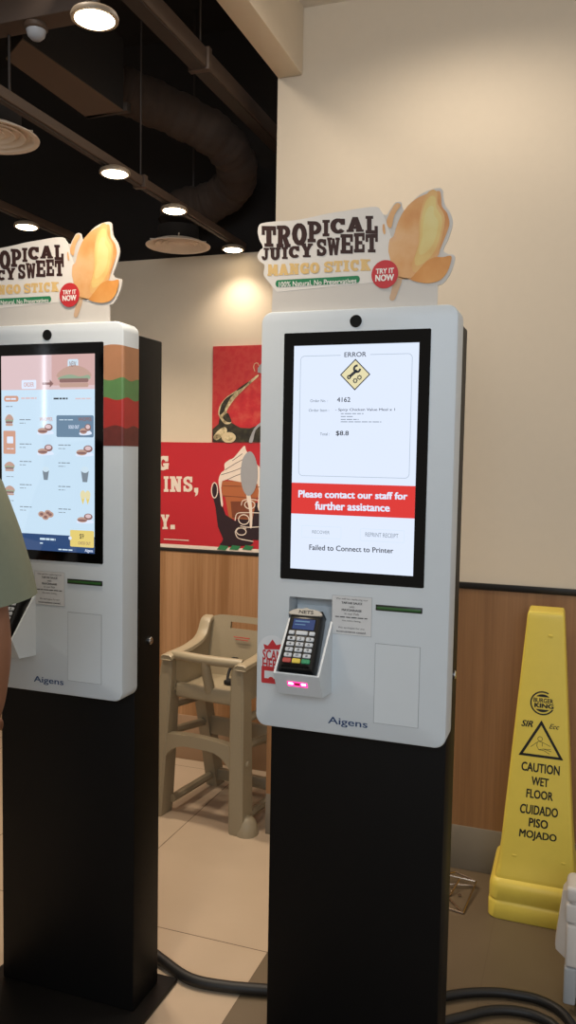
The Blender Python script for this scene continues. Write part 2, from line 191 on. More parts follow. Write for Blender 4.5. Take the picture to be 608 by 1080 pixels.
# ------------------------------------------------------------------ mesh builder
def flat(y=0.0, step=.0004):
    return lambda x, z, l=0: (x, y - l * step, z)
class MB:
    def __init__(s): s.v = []; s.f = []; s.m = []; s.s = []; s.mats = []
    def mi(s, name):
        if name not in s.mats: s.mats.append(name)
        return s.mats.index(name)
    def add(s, vs, fs, mat, smooth=False, M=None):
        o = len(s.v); k = s.mi(mat)
        for p in vs:
            p = Vector(p)
            s.v.append(tuple(M @ p) if M is not None else tuple(p))
        for f in fs: s.f.append([i + o for i in f]); s.m.append(k); s.s.append(smooth)
        return s
    def bm(s, b, mat, smooth=True, M=None):
        b.verts.ensure_lookup_table(); b.verts.index_update()
        s.add([v.co for v in b.verts], [[v.index for v in f.verts] for f in b.faces], mat, smooth, M); b.free(); return s
    def box(s, x0, x1, y0, y1, z0, z1, mat, r=0, seg=2, M=None):
        b = bmesh.new(); bmesh.ops.create_cube(b, size=1)
        for v in b.verts: v.co = Vector(((x0+x1)/2 + v.co.x*(x1-x0), (y0+y1)/2 + v.co.y*(y1-y0), (z0+z1)/2 + v.co.z*(z1-z0)))
        if r: bmesh.ops.bevel(b, geom=b.edges[:], offset=r, segments=seg, profile=.5, affect='EDGES', clamp_overlap=True)
        return s.bm(b, mat, True, M)
    def poly(s, pts, mat, layer=0, mp=None):
        mp = mp or flat()
        a = sum(pts[i][0]*pts[(i+1) % len(pts)][1] - pts[(i+1) % len(pts)][0]*pts[i][1] for i in range(len(pts)))
        if a < 0: pts = pts[::-1]
        return s.add([mp(x, z, layer) for x, z in pts], [list(range(len(pts)))], mat)
    def rect(s, x0, z0, x1, z1, mat, layer=0, mp=None):
        return s.poly([(x0, z0), (x1, z0), (x1, z1), (x0, z1)], mat, layer, mp)
    def stroke(s, pts, w, mat, layer=0, mp=None, closed=False):
        n = len(pts); L = []; R = []
        for i in range(n):
            a = Vector(pts[i-1] if (i or closed) else pts[i]); c = Vector(pts[(i+1) % n] if (i < n-1 or closed) else pts[i]); p = Vector(pts[i])
            d1 = (p-a); d2 = (c-p)
            d1 = d1.normalized() if d1.length else d2.normalized(); d2 = d2.normalized() if d2.length else d1
            t = (d1+d2); t = t.normalized() if t.length > 1e-6 else d1
            nn = Vector((-t.y, t.x)); k = w/2/max(.5, nn.dot(Vector((-d1.y, d1.x))))
            L.append(p+nn*k); R.append(p-nn*k)
        mp = mp or flat()
        vs = [mp(q.x, q.y, layer) for q in L] + [mp(q.x, q.y, layer) for q in R]
        fs = [[n+i, n+(i+1) % n, (i+1) % n, i] for i in range(n if closed else n-1)]
        return s.add(vs, fs, mat)
    def ell(s, cx, cz, rx, rz, mat, layer=0, mp=None, n=32):
        return s.poly([(cx+rx*math.cos(2*PI*i/n), cz+rz*math.sin(2*PI*i/n)) for i in range(n)], mat, layer, mp)
    def prism(s, pts, y0, y1, mat, M=None, smooth=False, capmat=None):
        a = sum(pts[i][0]*pts[(i+1) % len(pts)][1] - pts[(i+1) % len(pts)][0]*pts[i][1] for i in range(len(pts)))
        if a < 0: pts = pts[::-1]
        n = len(pts)
        vs = [(x, y0, z) for x, z in pts] + [(x, y1, z) for x, z in pts]
        s.add(vs, [list(range(n)), list(range(2*n-1, n-1, -1))], capmat or mat, False, M)
        return s.add(vs, [[i, i+n, (i+1) % n + n, (i+1) % n] for i in range(n)], mat, smooth, M)
    def tube(s, path, r, mat, n=10, closed=False, M=None):
        P = [Vector(p) for p in path]; k = len(P); rr = r if isinstance(r, (list, tuple)) else [r]*k
        T = []
        for i in range(k):
            a = P[i-1] if (i or closed) else P[i]; c = P[(i+1) % k] if (i < k-1 or closed) else P[i]
            T.append((c-a).normalized())
        up = Vector((0, 0, 1)) if abs(T[0].z) < .9 else Vector((1, 0, 0))
        u = T[0].cross(up).normalized(); vs = []
        for i in range(k):
            u = (u - T[i]*u.dot(T[i])).normalized(); w = T[i].cross(u)
            for j in range(n):
                a = 2*PI*j/n; vs.append(P[i] + (u*math.cos(a)+w*math.sin(a))*rr[i])
        fs = []
        for i in range(k if closed else k-1):
            for j in range(n):
                a = i*n+j; b = i*n+(j+1) % n; c = ((i+1) % k)*n+(j+1) % n; d = ((i+1) % k)*n+j
                fs.append([a, d, c, b])
        s.add(vs, fs, mat, True, M)
        if not closed: s.add(vs, [list(range(n)), list(range(k*n-1, (k-1)*n-1, -1))], mat, False, M)
        return s
    def lathe(s, prof, c, mat, n=32, M=None, smooth=True):
        vs = []; k = len(prof)
        for r, z in prof:
            for j in range(n):
                a = 2*PI*j/n; vs.append((c[0]+r*math.cos(a), c[1]+r*math.sin(a), c[2]+z))
        fs = [[i*n+j, i*n+(j+1) % n, (i+1)*n+(j+1) % n, (i+1)*n+j] for i in range(k-1) for j in range(n)]
        if prof[0][0] > 1e-5: fs.append(list(range(n-1, -1, -1)))
        if prof[-1][0] > 1e-5: fs.append(list(range((k-1)*n, k*n)))
        return s.add(vs, fs, mat, smooth, M)
    def loft(s, rings, mat, smooth=True, cap=True, M=None):
        n = len(rings[0]); vs = [p for r in rings for p in r]; k = len(rings)
        fs = [[i*n+j, i*n+(j+1) % n, (i+1)*n+(j+1) % n, (i+1)*n+j] for i in range(k-1) for j in range(n)]
        if cap: fs += [list(range(n-1, -1, -1)), list(range((k-1)*n, k*n))]
        return s.add(vs, fs, mat, smooth, M)
    def text(s, body, corners, mat, layer=0, mp=None, bold=0.0):
        """fits the ink of a text into a quad: (x0,z0),(x1,z1) or BL,BR,TR,TL"""
        cu = bpy.data.curves.new('lettering', 'FONT'); cu.body = body; cu.resolution_u = 3
        o = bpy.data.objects.new('lettering', cu); COL.objects.link(o)
        dg = bpy.context.evaluated_depsgraph_get(); me = bpy.data.meshes.new_from_object(o.evaluated_get(dg))
        vs = [(v.co.x, v.co.y) for v in me.vertices]; fs = [list(p.vertices) for p in me.polygons]
        bpy.data.objects.remove(o); bpy.data.curves.remove(cu); bpy.data.meshes.remove(me)
        if len(corners) == 2:
            (x0, z0), (x1, z1) = corners; corners = [(x0, z0), (x1, z0), (x1, z1), (x0, z1)]
        ax = min(v[0] for v in vs); bx = max(v[0] for v in vs); ay = min(v[1] for v in vs); by = max(v[1] for v in vs)
        ax -= bold; bx += bold; ay -= bold*.6; by += bold*.6
        mp = mp or flat(); B, R, T, L = [Vector(c) for c in corners]
        for k, (dx, dy) in enumerate(((-1, -.6), (1, -.6), (1, .6), (-1, .6)) if bold else ((0, 0),)):
            out = []
            for x, y in vs:
                a = (x+dx*bold-ax)/(bx-ax or 1); b = (y+dy*bold-ay)/(by-ay or 1)
                q = (B*(1-a)+R*a)*(1-b)+(L*(1-a)+T*a)*b; out.append(mp(q.x, q.y, layer+k*.1))
            s.add(out, fs, mat)
        return s
    def glyph(s, ch, corners, mat, layer=0, mp=None, heavy=0.0):
        B, R, T, L = [Vector(c) for c in corners]; mp = mp or flat(); i = 0
        for dx, dz in ((-heavy, -heavy*.35), (heavy, -heavy*.35), (heavy, heavy*.35), (-heavy, heavy*.35)) if heavy else ((0, 0),):
            for pl in GLYPH[ch]:
                q = []
                for a, b in pl:
                    a = heavy+a*(1-2*heavy)+dx; b = heavy*.35+b*(1-.7*heavy)+dz
                    q.append((B*(1-a)+R*a)*(1-b)+(L*(1-a)+T*a)*b)
                s.poly([(p.x, p.y) for p in q], mat, layer+i*.02, mp); i += 1
        return s
    def build(s, name, parent=None, loc=None, rot=None):
        me = bpy.data.meshes.new(name); me.from_pydata(s.v, [], s.f)
        for m in s.mats: me.materials.append(MATS[m])
        for i, p in enumerate(me.polygons): p.material_index = s.m[i]; p.use_smooth = s.s[i]
        me.update(); me.set_sharp_from_angle(angle=math.radians(38))
        o = bpy.data.objects.new(name, me); COL.objects.link(o)
        if parent: o.parent = parent
        if loc: o.location = loc
        if rot: o.rotation_euler = rot
        return o
def tag(o, label=None, cat=None, group=None, kind=None):
    if label: o['label'] = label
    if cat: o['category'] = cat
    if group: o['group'] = group
    if kind: o['kind'] = kind
    return o
def thing(name, loc, label, cat, group=None, rot=(0, 0, 0)):
    o = bpy.data.objects.new(name, None); COL.objects.link(o); o.empty_display_size = .1
    o.location = loc; o.rotation_euler = rot
    return tag(o, label, cat, group)
def copy_thing(o, loc, label=None):
    c = o.copy(); COL.objects.link(c); c.location = loc
    if label: c['label'] = label
    for ch in list(o.children):
        d = ch.copy(); COL.objects.link(d); d.parent = c
        for g in list(ch.children):
            e = g.copy(); COL.objects.link(e); e.parent = d
    return c
def rrect(x0, z0, x1, z1, r, n=6):
    o = []
    for cx, cz, a in ((x1-r, z0+r, -90), (x1-r, z1-r, 0), (x0+r, z1-r, 90), (x0+r, z0+r, 180)):
        for i in range(n+1):
            t = math.radians(a+90*i/n); o.append((cx+r*math.cos(t), cz+r*math.sin(t)))
    return o
def catmull(p, k=4, closed=True):
    n = len(p); o = []
    for i in range(n if closed else n-1):
        g = lambda j: Vector(p[j % n]) if closed else Vector(p[max(0, min(n-1, j))])
        a, b, c, d = g(i-1), g(i), g(i+1), g(i+2)
        for q in range(k):
            t = q/k
            v = .5*((2*b)+(c-a)*t+(2*a-5*b+4*c-d)*t*t+(3*b-a-3*c+d)*t**3)
            o.append(tuple(v))
    if not closed: o.append(tuple(p[-1]))
    return o
# slab-serif glyphs in a unit box
def _r(a, b, c, d): return [(a, b), (c, b), (c, d), (a, d)]
def _ring(cx, cy, rx, ry, tx, ty, a0=0, a1=360, n=14):
    o = []; k = [math.radians(a0+(a1-a0)*i/n) for i in range(n+1)]
    for i in range(n):
        a, b = k[i], k[i+1]
        o.append([(cx+rx*math.cos(a), cy+ry*math.sin(a)), (cx+rx*math.cos(b), cy+ry*math.sin(b)), (cx+(rx-tx)*math.cos(b), cy+(ry-ty)*math.sin(b)), (cx+(rx-tx)*math.cos(a), cy+(ry-ty)*math.sin(a))])
    return o
GLYPH = {
 'T': [_r(.34, 0, .66, 1), _r(0, .8, 1, 1), _r(0, .58, .17, .85), _r(.83, .58, 1, .85), _r(.2, 0, .8, .15)],
 'R': [_r(.1, 0, .4, 1), _r(0, 0, .48, .15), _r(0, .85, .5, 1), _r(.38, .85, .55, 1), _r(.38, .42, .55, .57), [(.42, .5), (.68, .52), (1, 0), (.66, 0)], _r(.62, 0, 1, .14)] + _ring(.5, .71, .45, .29, .28, .15, -90, 90),
 'P': [_r(.12, 0, .42, 1), _r(0, 0, .56, .15), _r(0, .85, .52, 1), _r(.4, .38, .55, .54)] + _ring(.5, .69, .5, .31, .3, .16, -90, 90),
 'O': _ring(.5, .5, .5, .5, .31, .2),
 'I': [_r(.22, 0, .78, 1), _r(0, 0, 1, .16), _r(0, .84, 1, 1)],
 'C': _ring(.52, .5, .52, .5, .32, .22, 42, 318) + [_r(.7, .6, .94, .98)],
 'A': [[(.04, 0), (.3, 0), (.63, 1), (.36, 1)], [(.66, 0), (.97, 0), (.64, 1), (.37, 1)], _r(.25, .2, .75, .38), _r(0, 0, .4, .14), _r(.58, 0, 1, .14)],
 'L': [_r(.12, 0, .46, 1), _r(0, .85, .6, 1), _r(0, 0, 1, .18), _r(.78, 0, 1, .42)],
 'J': [_r(.48, .3, .82, 1), _r(.28, .85, 1, 1)] + _ring(.41, .31, .41, .31, .3, .2, 180, 360),
 'U': [_r(.1, .34, .38, 1), _r(.62, .34, .9, 1), _r(0, .86, .46, 1), _r(.54, .86, 1, 1)] + _ring(.5, .36, .4, .36, .28, .2, 180, 360),
 'Y': [[(0, 1), (.34, 1), (.66, .42), (.36, .42)], [(.7, 1), (1, 1), (.62, .42), (.4, .42)], _r(.34, 0, .66, .5), _r(.2, 0, .8, .14), _r(0, .87, .42, 1), _r(.62, .87, 1, 1)],
 'S': _ring(.5, .72, .48, .28, .3, .17, 20, 270) + _ring(.5, .28, .48, .28, .3, .17, -160, 90) + [_r(.76, .62, .96, .98), _r(.04, .02, .24, .38)],
 'W': [[(.02, 1), (.22, 1), (.38, 0), (.2, 0)], [(.22, 0), (.38, 0), (.57, .95), (.45, .95)], [(.43, .95), (.55, .95), (.78, 0), (.62, 0)], [(.62, 0), (.8, 0), (.98, 1), (.8, 1)], _r(0, .87, .36, 1), _r(.7, .87, 1, 1)],
 'E': [_r(.1, 0, .42, 1), _r(0, .83, 1, 1), _r(0, 0, 1, .17), _r(.3, .42, .78, .58), _r(.82, .62, 1, .9), _r(.82, .1, 1, .4)],
 'M': [_r(.06, 0, .28, 1), _r(.72, 0, .96, 1), [(.06, 1), (.32, 1), (.6, .15), (.42, .15)], [(.68, 1), (.94, 1), (.58, .15), (.4, .15)], _r(0, 0, .36, .14), _r(.64, 0, 1, .14)],
 'N': [_r(.1, 0, .34, 1), _r(.68, 0, .9, 1), [(.06, 1), (.38, 1), (.9, 0), (.62, 0)], _r(0, 0, .44, .14), _r(.56, .86, 1, 1), _r(0, .86, .3, 1)],
 'G': _ring(.52, .5, .52, .5, .32, .22, 42, 330) + [_r(.7, .6, .94, .98), _r(.52, .32, 1, .48), _r(.7, .06, .96, .46)],
 'K': [_r(.1, 0, .42, 1), _r(0, 0, .5, .14), _r(0, .86, .5, 1), [(.36, .4), (.5, .62), (.96, 1), (.62, 1)], [(.42, .58), (.62, .66), (1, 0), (.64, 0)], _r(.6, 0, 1, .13), _r(.58, .87, .98, 1)],
 ',': [[(0, .45), (1, .45), (.85, 0), (.2, -.3), (.4, .2)], _r(0, .4, 1, 1)],
 '.': [_r(0, 0, 1, 1)],
}

# ------------------------------------------------------------------ the room
WY, BY = 2.87, 3.45                     # right partition wall, back wall
def struct(o): o['kind'] = 'structure'; return o
m = MB(); m.box(-6, -.805, -3, 3.45, -.1, 0, 'tile_beige'); m.box(-.805, 3, -3, 3.45, -.1, 0, 'tile_brown')
struct(m.build('floor'))
struct(MB().box(-1.085, 3, WY, WY+.12, 0, 3.3, 'wall_paint').build('wall_right'))
m = MB(); m.box(-6, 3, BY, BY+.1, 0, 2.335, 'wall_paint'); m.box(-6, 3, BY, BY+.1, 2.335, 3.4, 'black_plenum')
struct(m.build('wall_back'))
struct(MB().box(-6.1, -6, -3, BY+.1, 0, 3.4, 'wall_paint').build('wall_left'))
struct(MB().box(-1.085, -.99, -3, WY, 2.79, 3.42, 'wall_paint', .006).build('trim_1'))
m = MB(); m.box(-.99, 3, -3, WY, 3.02, 3.12, 'ceiling_paint'); m.box(-6, -1.085, -3, BY, 3.3, 3.4, 'black_plenum')
struct(m.build('ceiling'))
struct(MB().box(-1.085, 3, WY-.008, WY, .157, .994, 'wood_laminate').build('trim_2'))
struct(MB().box(-1.085, 3, WY-.014, WY, .994, 1.016, 'trim_black', .002).build('trim_3'))
struct(MB().box(-1.085, 3, WY-.010, WY, 0, .157, 'skirting_grey', .002).build('baseboard_right'))
struct(MB().box(-6, -1.085, BY-.008, BY, .213, .985, 'wood_laminate_lit').build('trim_4'))  # back wall panelling, stronger lighting put into its wood tones
struct(MB().box(-6, -1.085, BY-.012, BY, .985, .999, 'trim_black', .002).build('trim_5'))
struct(MB().box(-6, -1.085, BY-.010, BY, 0, .213, 'skirting_beige', .002).build('baseboard_back'))

# ------------------------------------------------------------------ kiosks
PW, PB, PT = .2107, .8402, 1.746       # panel half width, bottom, top
def panel_mesh():
    b = bmesh.new()
    def loop(pts, y):
        return [b.verts.new((x, y, z)) for x, z in pts]
    prof = [(0, .0045), (.0012, .0016), (.0045, 0), (.070, 0), (.072, .002)]
    loops = [loop(rrect(-PW+i, PB+i, PW-i, PT-i, .024-i), y) for y, i in prof]
    n = len(loops[0])
    for a, c in zip(loops, loops[1:]):
        for j in range(n): b.faces.new((a[j], c[j], c[(j+1) % n], a[(j+1) % n]))
    b.faces.new(loops[-1][::-1])
    H = [(-.1357, .99), (-.0387, .99), (-.0387, 1.134), (-.1357, 1.134)]
    h0 = loop(H, 0); h1 = loop(H, .058)
    for j in range(4): b.faces.new((h0[j], h0[(j+1) % 4], h1[(j+1) % 4], h1[j]))
    b.faces.new(h1)
    ed = []
    for lp in (loops[0], h0):
        for j in range(len(lp)): ed.append(b.edges.get((lp[j], lp[(j+1) % len(lp)])))
    bmesh.ops.triangle_fill(b, use_beauty=True, edges=ed, normal=(0, -1, 0))
    bmesh.ops.recalc_face_normals(b, faces=b.faces[:])
    return b
def food(m, x0, z0, x1, z1, kind, mp, l=4):
    w = x1-x0; h = z1-z0
    if kind == 'burger':
        m.poly(catmull([(x0, z0+h*.45), (x0+w*.1, z0+h*.8), (x0+w*.5, z1), (x0+w*.9, z0+h*.8), (x1, z0+h*.45)], 4), 'screen_bun', l, mp)
        m.poly(catmull([(x0, z0+.36*h), (x0+.5*w, z0+.28*h), (x1, z0+.36*h), (x0+.95*w, z0+.55*h), (x0+.7*w, z0+.48*h), (x0+.4*w, z0+.58*h), (x0+.1*w, z0+.5*h)], 3), 'screen_leaf', l+1, mp)
        m.poly(rrect(x0+.04*w, z0+.22*h, x1-.04*w, z0+.4*h, .08*h), 'screen_meat', l+2, mp)
        m.poly(rrect(x0+.04*w, z0, x1-.04*w, z0+.2*h, .08*h), 'screen_bun', l+1, mp)
    elif kind == 'meal':
        m.poly(catmull([(x0, z0+.1*h), (x0+.3*w, z0), (x1, z0+.1*h), (x0+.8*w, z0+.4*h), (x0+.2*w, z0+.35*h)], 3), 'screen_white', l, mp)
        m.ell(x0+.35*w, z0+.35*h, .3*w, .25*h, 'screen_bun', l+1, mp, 14)
        m.ell(x0+.35*w, z0+.3*h, .28*w, .1*h, 'screen_meat', l+2, mp, 14)
        m.ell(x0+.7*w, z0+.65*h, .25*w, .3*h, 'screen_meat', l+1, mp, 14)
        m.ell(x0+.7*w, z0+.7*h, .17*w, .18*h, 'screen_pink', l+2, mp, 14)
    elif kind == 'cup':
        m.poly([(x0+.2*w, z0), (x0+.8*w, z0), (x1, z0+.7*h), (x0, z0+.7*h)], 'screen_grey', l, mp)
        m.ell((x0+x1)/2, z0+.78*h, .5*w, .2*h, 'screen_pale', l+1, mp, 14)
    elif kind == 'cones':
        for k in (.27, .73):
            m.poly([(x0+k*w, z0), (x0+(k+.22)*w, z0+.55*h), (x0+(k-.22)*w, z0+.55*h)], 'screen_yellow', l, mp)
            m.ell(x0+k*w, z0+.68*h, .25*w, .3*h, 'screen_cream', l+1, mp, 14)
    elif kind == 'nuggets':
        for a, b_ in ((.2, .6), (.45, .35), (.75, .6), (.6, .75)):
            m.ell(x0+a*w, z0+b_*h, .22*w, .28*h, 'screen_bun', l, mp, 12); m.ell(x0+a*w, z0+b_*h, .12*w, .14*h, 'screen_meat', l+1, mp, 10)
def bars(m, x, z, w, mp, l=3, h=.0018, mat='screen_grey'):
    q = x
    while q < x+w:
        d = min(random.uniform(.006, .016), x+w-q); m.rect(q, z, q+d, z+h, mat, l, mp); q += d+.002
def kiosk(x, y, label, order):
    K = thing('self_service_kiosk', (x, y, 0), label, 'kiosk', 'self-service kiosks')
    m = MB(); m.box(-.2014, .2014, .0744, .206, .012, 1.7254, 'kiosk_black', .004)
    m.build('pedestal', K)
    MB().box(-.24, .243, -.15, .24, 0, .012, 'steel_dark', .003).build('base_plate', K)
    MB().bm(panel_mesh(), 'kiosk_white').build('front_panel', K)
    m = MB(); m.prism(rrect(-.157, 1.4357-.2635, .157, 1.4357+.2635, .003, 3), -.0012, .01, 'glass_black'); m.build('screen_bezel', K)
    m = MB(); m.lathe([(.0128, 0), (.0128, .001), (.0116, .0016), (.011, .0008), (0, .0008)], (0, 0, 0), 'lens_black', 28, Matrix.Translation((0, -.0002, 1.7195)) @ Matrix.Rotation(PI/2, 4, 'X'))
    m.build('camera_lens', K)
    m = MB(); m.box(.0573, .1553, -.0022, .01, 1.119, 1.1310, 'slot_dark', .0008); m.box(.060, .1525, -.0026, .005, 1.1215, 1.1275, 'slot_green', .0004)
    m.build('receipt_slot', K)
    m = MB(); mp = flat(-.0003)
    m.rect(.0578, .878, .1535, 1.049, 'seam_grey', 0, mp); m.rect(.0588, .879, .1525, 1.048, 'kiosk_white', 1, mp)
    m.build('service_hatch', K)
    MB().text('Aigens', [(-.0420, .8600), (.0455, .8800)], 'navy_ink', 0, flat(-.0005), .012).build('maker_lettering', K)
    # key lock on the right side of the pedestal
    MB().lathe([(.010, 0), (.010, .004), (.008, .006), (.003, .006), (.003, .003), (0, .003)], (0, 0, 0), 'chrome', 20, Matrix.Translation((.2012, .149, .96)) @ Matrix.Rotation(PI/2, 4, 'Y')).build('key_lock', K)
    MB().box(.2012, .2045, .085, .092, .955, 1.05, 'steel_dark', .001).build('side_latch', K)
    # terminal holder: an open tray that sticks out below the niche
    m = MB(); prof = [(0, .932), (-.064, .938), (-.092, .988), (0, 1.087)]
    for a in (-.1360, -.0405):
        m.add([(a, p, q) for p, q in prof] + [(a+.0045, p, q) for p, q in prof], [[0, 1, 2, 3], [7, 6, 5, 4], [0, 4, 5, 1], [1, 5, 6, 2], [2, 6, 7, 3], [3, 7, 4, 0]], 'kiosk_white')
    x0, x1 = -.1315, -.0405
    def slab(p, q, t):
        (a, b), (c, d) = p, q; nx, nz = -(d-b), (c-a); L = math.hypot(nx, nz); nx *= t/L; nz *= t/L
        pr = [(a, b), (c, d), (c+nx, d+nz), (a+nx, b+nz)]
        m.add([(x0, u, w) for u, w in pr]+[(x1, u, w) for u, w in pr], [[0, 3, 2, 1], [4, 5, 6, 7], [0, 1, 5, 4], [1, 2, 6, 5], [2, 3, 7, 6], [3, 0, 4, 7]], 'kiosk_white')
    slab((-.064, .938), (0, .932), .003); slab((-.092, .988), (-.064, .938), .003)
    slab((-.092, .988), (-.05, .972), .003); slab((-.05, .972), (.05, 1.108), .003)
    hd = m.build('terminal_holder', K)
    dv = Vector((0, -.092+.064, .988-.938)).normalized(); cen = Vector((-.0865, -.0795, .9655))
    Mt = Matrix.Translation(cen) @ Matrix(((1, 0, 0, 0), (0, dv.z, dv.y, 0), (0, -dv.y, dv.z, 0), (0, 0, 0, 1)))
    m = MB(); m.box(-.022, .022, -.0012, .001, -.0065, .0065, 'scanner_pink', .0006, 2, Mt)
    for a in (-.014, .014): m.box(a-.005, a+.005, -.0022, .001, -.001, .0045, 'scanner_hot', .0008, 2, Mt)
    m.box(-.006, .006, -.0018, .001, -.002, .004, 'sticker_red', .0005, 2, Mt)
    m.build('scanner_window', hd)
    # notice taped on the panel
    m = MB(); mp = flat(-.0006, .0002); x0, z0, x1, z1 = -.0385, 1.0610, .0490, 1.1445
    m.rect(x0, z0, x1, z1, 'seam_grey', 0, mp); m.rect(x0+.0006, z0+.0006, x1-.0006, z1-.0006, 'paper', 1, mp)
    rows = [('We will be replacing our', .8, .0), ('TARTAR SAUCE', .52, .03), ('with', .13, .0), ('MAYONNAISE', .5, .03), ('in our Fish', .36, .0), None, ('the menu listing.', .48, .0), None, ('We apologise for any', .66, .0), ('inconvenience caused.', .74, .01)]
    for k, rw in enumerate(rows):
        zc = 1.1375 - k*.0077; cx = (x0+x1)/2
        if rw:
            w = (x1-x0)*rw[1]; m.text(rw[0], [(cx-w/2, zc-.0024), (cx+w/2, zc+.0024)], 'ink', 2, mp, rw[2])
        elif k == 5: bars(m, cx-.036, zc-.001, .072, mp, 2, .002, 'ink')
    tag(m.build('paper_notice', K), 'printed paper notice taped beside the card terminal niche')
    if order: order_screen(K)
    else: menu_screen(K)
    return K
def order_screen(K):
    m = MB(); mp = flat(-.0014, .00012)
    m.rect(-.134, 1.196, .134, 1.672, 'screen_white', 0, mp)
    m.stroke(rrect(-.119, 1.397, .1203, 1.650, .009), .0012, 'screen_line', 1, mp, True)
    m.rect(D['err'][0][0]-.008, 1.64, D['err'][1][0]+.008, 1.66, 'screen_white', 2, mp)
    m.text('ERROR', D['err'], 'screen_text', 3, mp, .008)
    d = D['dia']; cx = (d[1][0]+d[3][0])/2; cz = (d[0][1]+d[2][1])/2; h = (d[0][1]-d[2][1])/2*1.02
    D4 = [(cx, cz+h), (cx-h, cz), (cx, cz-h), (cx+h, cz)]
    m.poly(D4, 'screen_cream', 2, mp); m.stroke(D4, .0022, 'screen_text', 3, mp, True)
    # spanner with an open jaw and two gears
    a = (cx-.013, cz-.005); b = (cx+.004, cz+.009)
    m.stroke([a, b], .006, 'screen_text', 3, mp); m.ell(a[0], a[1], .0045, .0045, 'screen_text', 3, mp, 16)
    m.ell(a[0], a[1], .0016, .0016, 'screen_cream', 4, mp, 12)
    m.stroke([(b[0]+.0065*math.cos(math.radians(t)), b[1]+.003+.0065*math.sin(math.radians(t))) for t in range(80, 372, 20)], .0045, 'screen_text', 3, mp)
    for gx, gz in ((cx+.0005, cz-.0125), (cx+.0095, cz-.006)):
        m.stroke([(gx+.0035*math.cos(t*PI/8), gz+.0035*math.sin(t*PI/8)) for t in range(16)], .0018, 'screen_text', 3, mp, True)
        for t in range(8): m.ell(gx+.0048*math.cos(t*PI/4), gz+.0048*math.sin(t*PI/4), .0009, .0009, 'screen_text', 3, mp, 6)
    m.text('Order No. :', D['ordno'], 'screen_grey', 2, mp, .006); m.text('4162', D['o4162'], 'screen_text', 2, mp, .012)
    m.text('Order Item :', D['orditem'], 'screen_grey', 2, mp, .006); m.text('- Spicy Chicken Value Meal x 1', D['spicy'], 'screen_text', 2, mp, .006)
    for s in D['small']: bars(m, s[0][0], s[1][1], s[1][0]-s[0][0], mp, 2, .0016)
    m.text('Total :', D['total'], 'screen_grey', 2, mp, .01); m.text('$8.8', D['t88'], 'screen_text', 2, mp, .015)
    m.rect(-.134, 1.315, .134, 1.3815, 'screen_red', 1, mp)
    m.text('Please contact our staff for', D['bl1'], 'screen_white', 2, mp, .035); m.text('further assistance', D['bl2'], 'screen_white', 2, mp, .035)
    for bq, tq, s in (('btn1', 'bt1', 'RECOVER'), ('btn2', 'bt2', 'REPRINT RECEIPT')):
        (x0, z0), (x1, z1) = D[bq]; m.stroke(rrect(x0, z0, x1, z1, .002, 3), .0006, 'screen_pale', 1, mp, True); m.text(s, D[tq], 'screen_grey', 2, mp)
    m.text('Failed to Connect to Printer', D['fail'], 'screen_text', 2, mp, .014)
    tag(m.build('screen', K), 'lit white touchscreen showing an error message')
    m = MB(); mp = flat(-.0004, .00025)
    m.ell(*[(D['sc_disc'][0][0]), D['sc_disc'][0][1]-.004], .034, .036, 'sticker_white', 0, mp)
    m.poly(D['crown'], 'sticker_red', 1, mp)
    m.text('SCAN', D['scan'], 'sticker_red', 1, mp, .03); m.text('HERE', D['here'], 'sticker_red', 1, mp, .03)
    (x0, z0), (x1, z1) = D['sc_card']; m.poly(rrect(x0, z0, x1, z1, .003), 'sticker_red', 1, mp)
    (x0, z0), (x1, z1) = D['sc_in']; m.rect(x0, z0, x1, z1, 'sticker_white', 2, mp)
    m.ell((x0+x1)/2-.004, z0-.0, .006, .004, 'sticker_red', 3, mp)
    tag(m.build('scan_sticker', K), 'red sticker with a crown reading SCAN HERE')
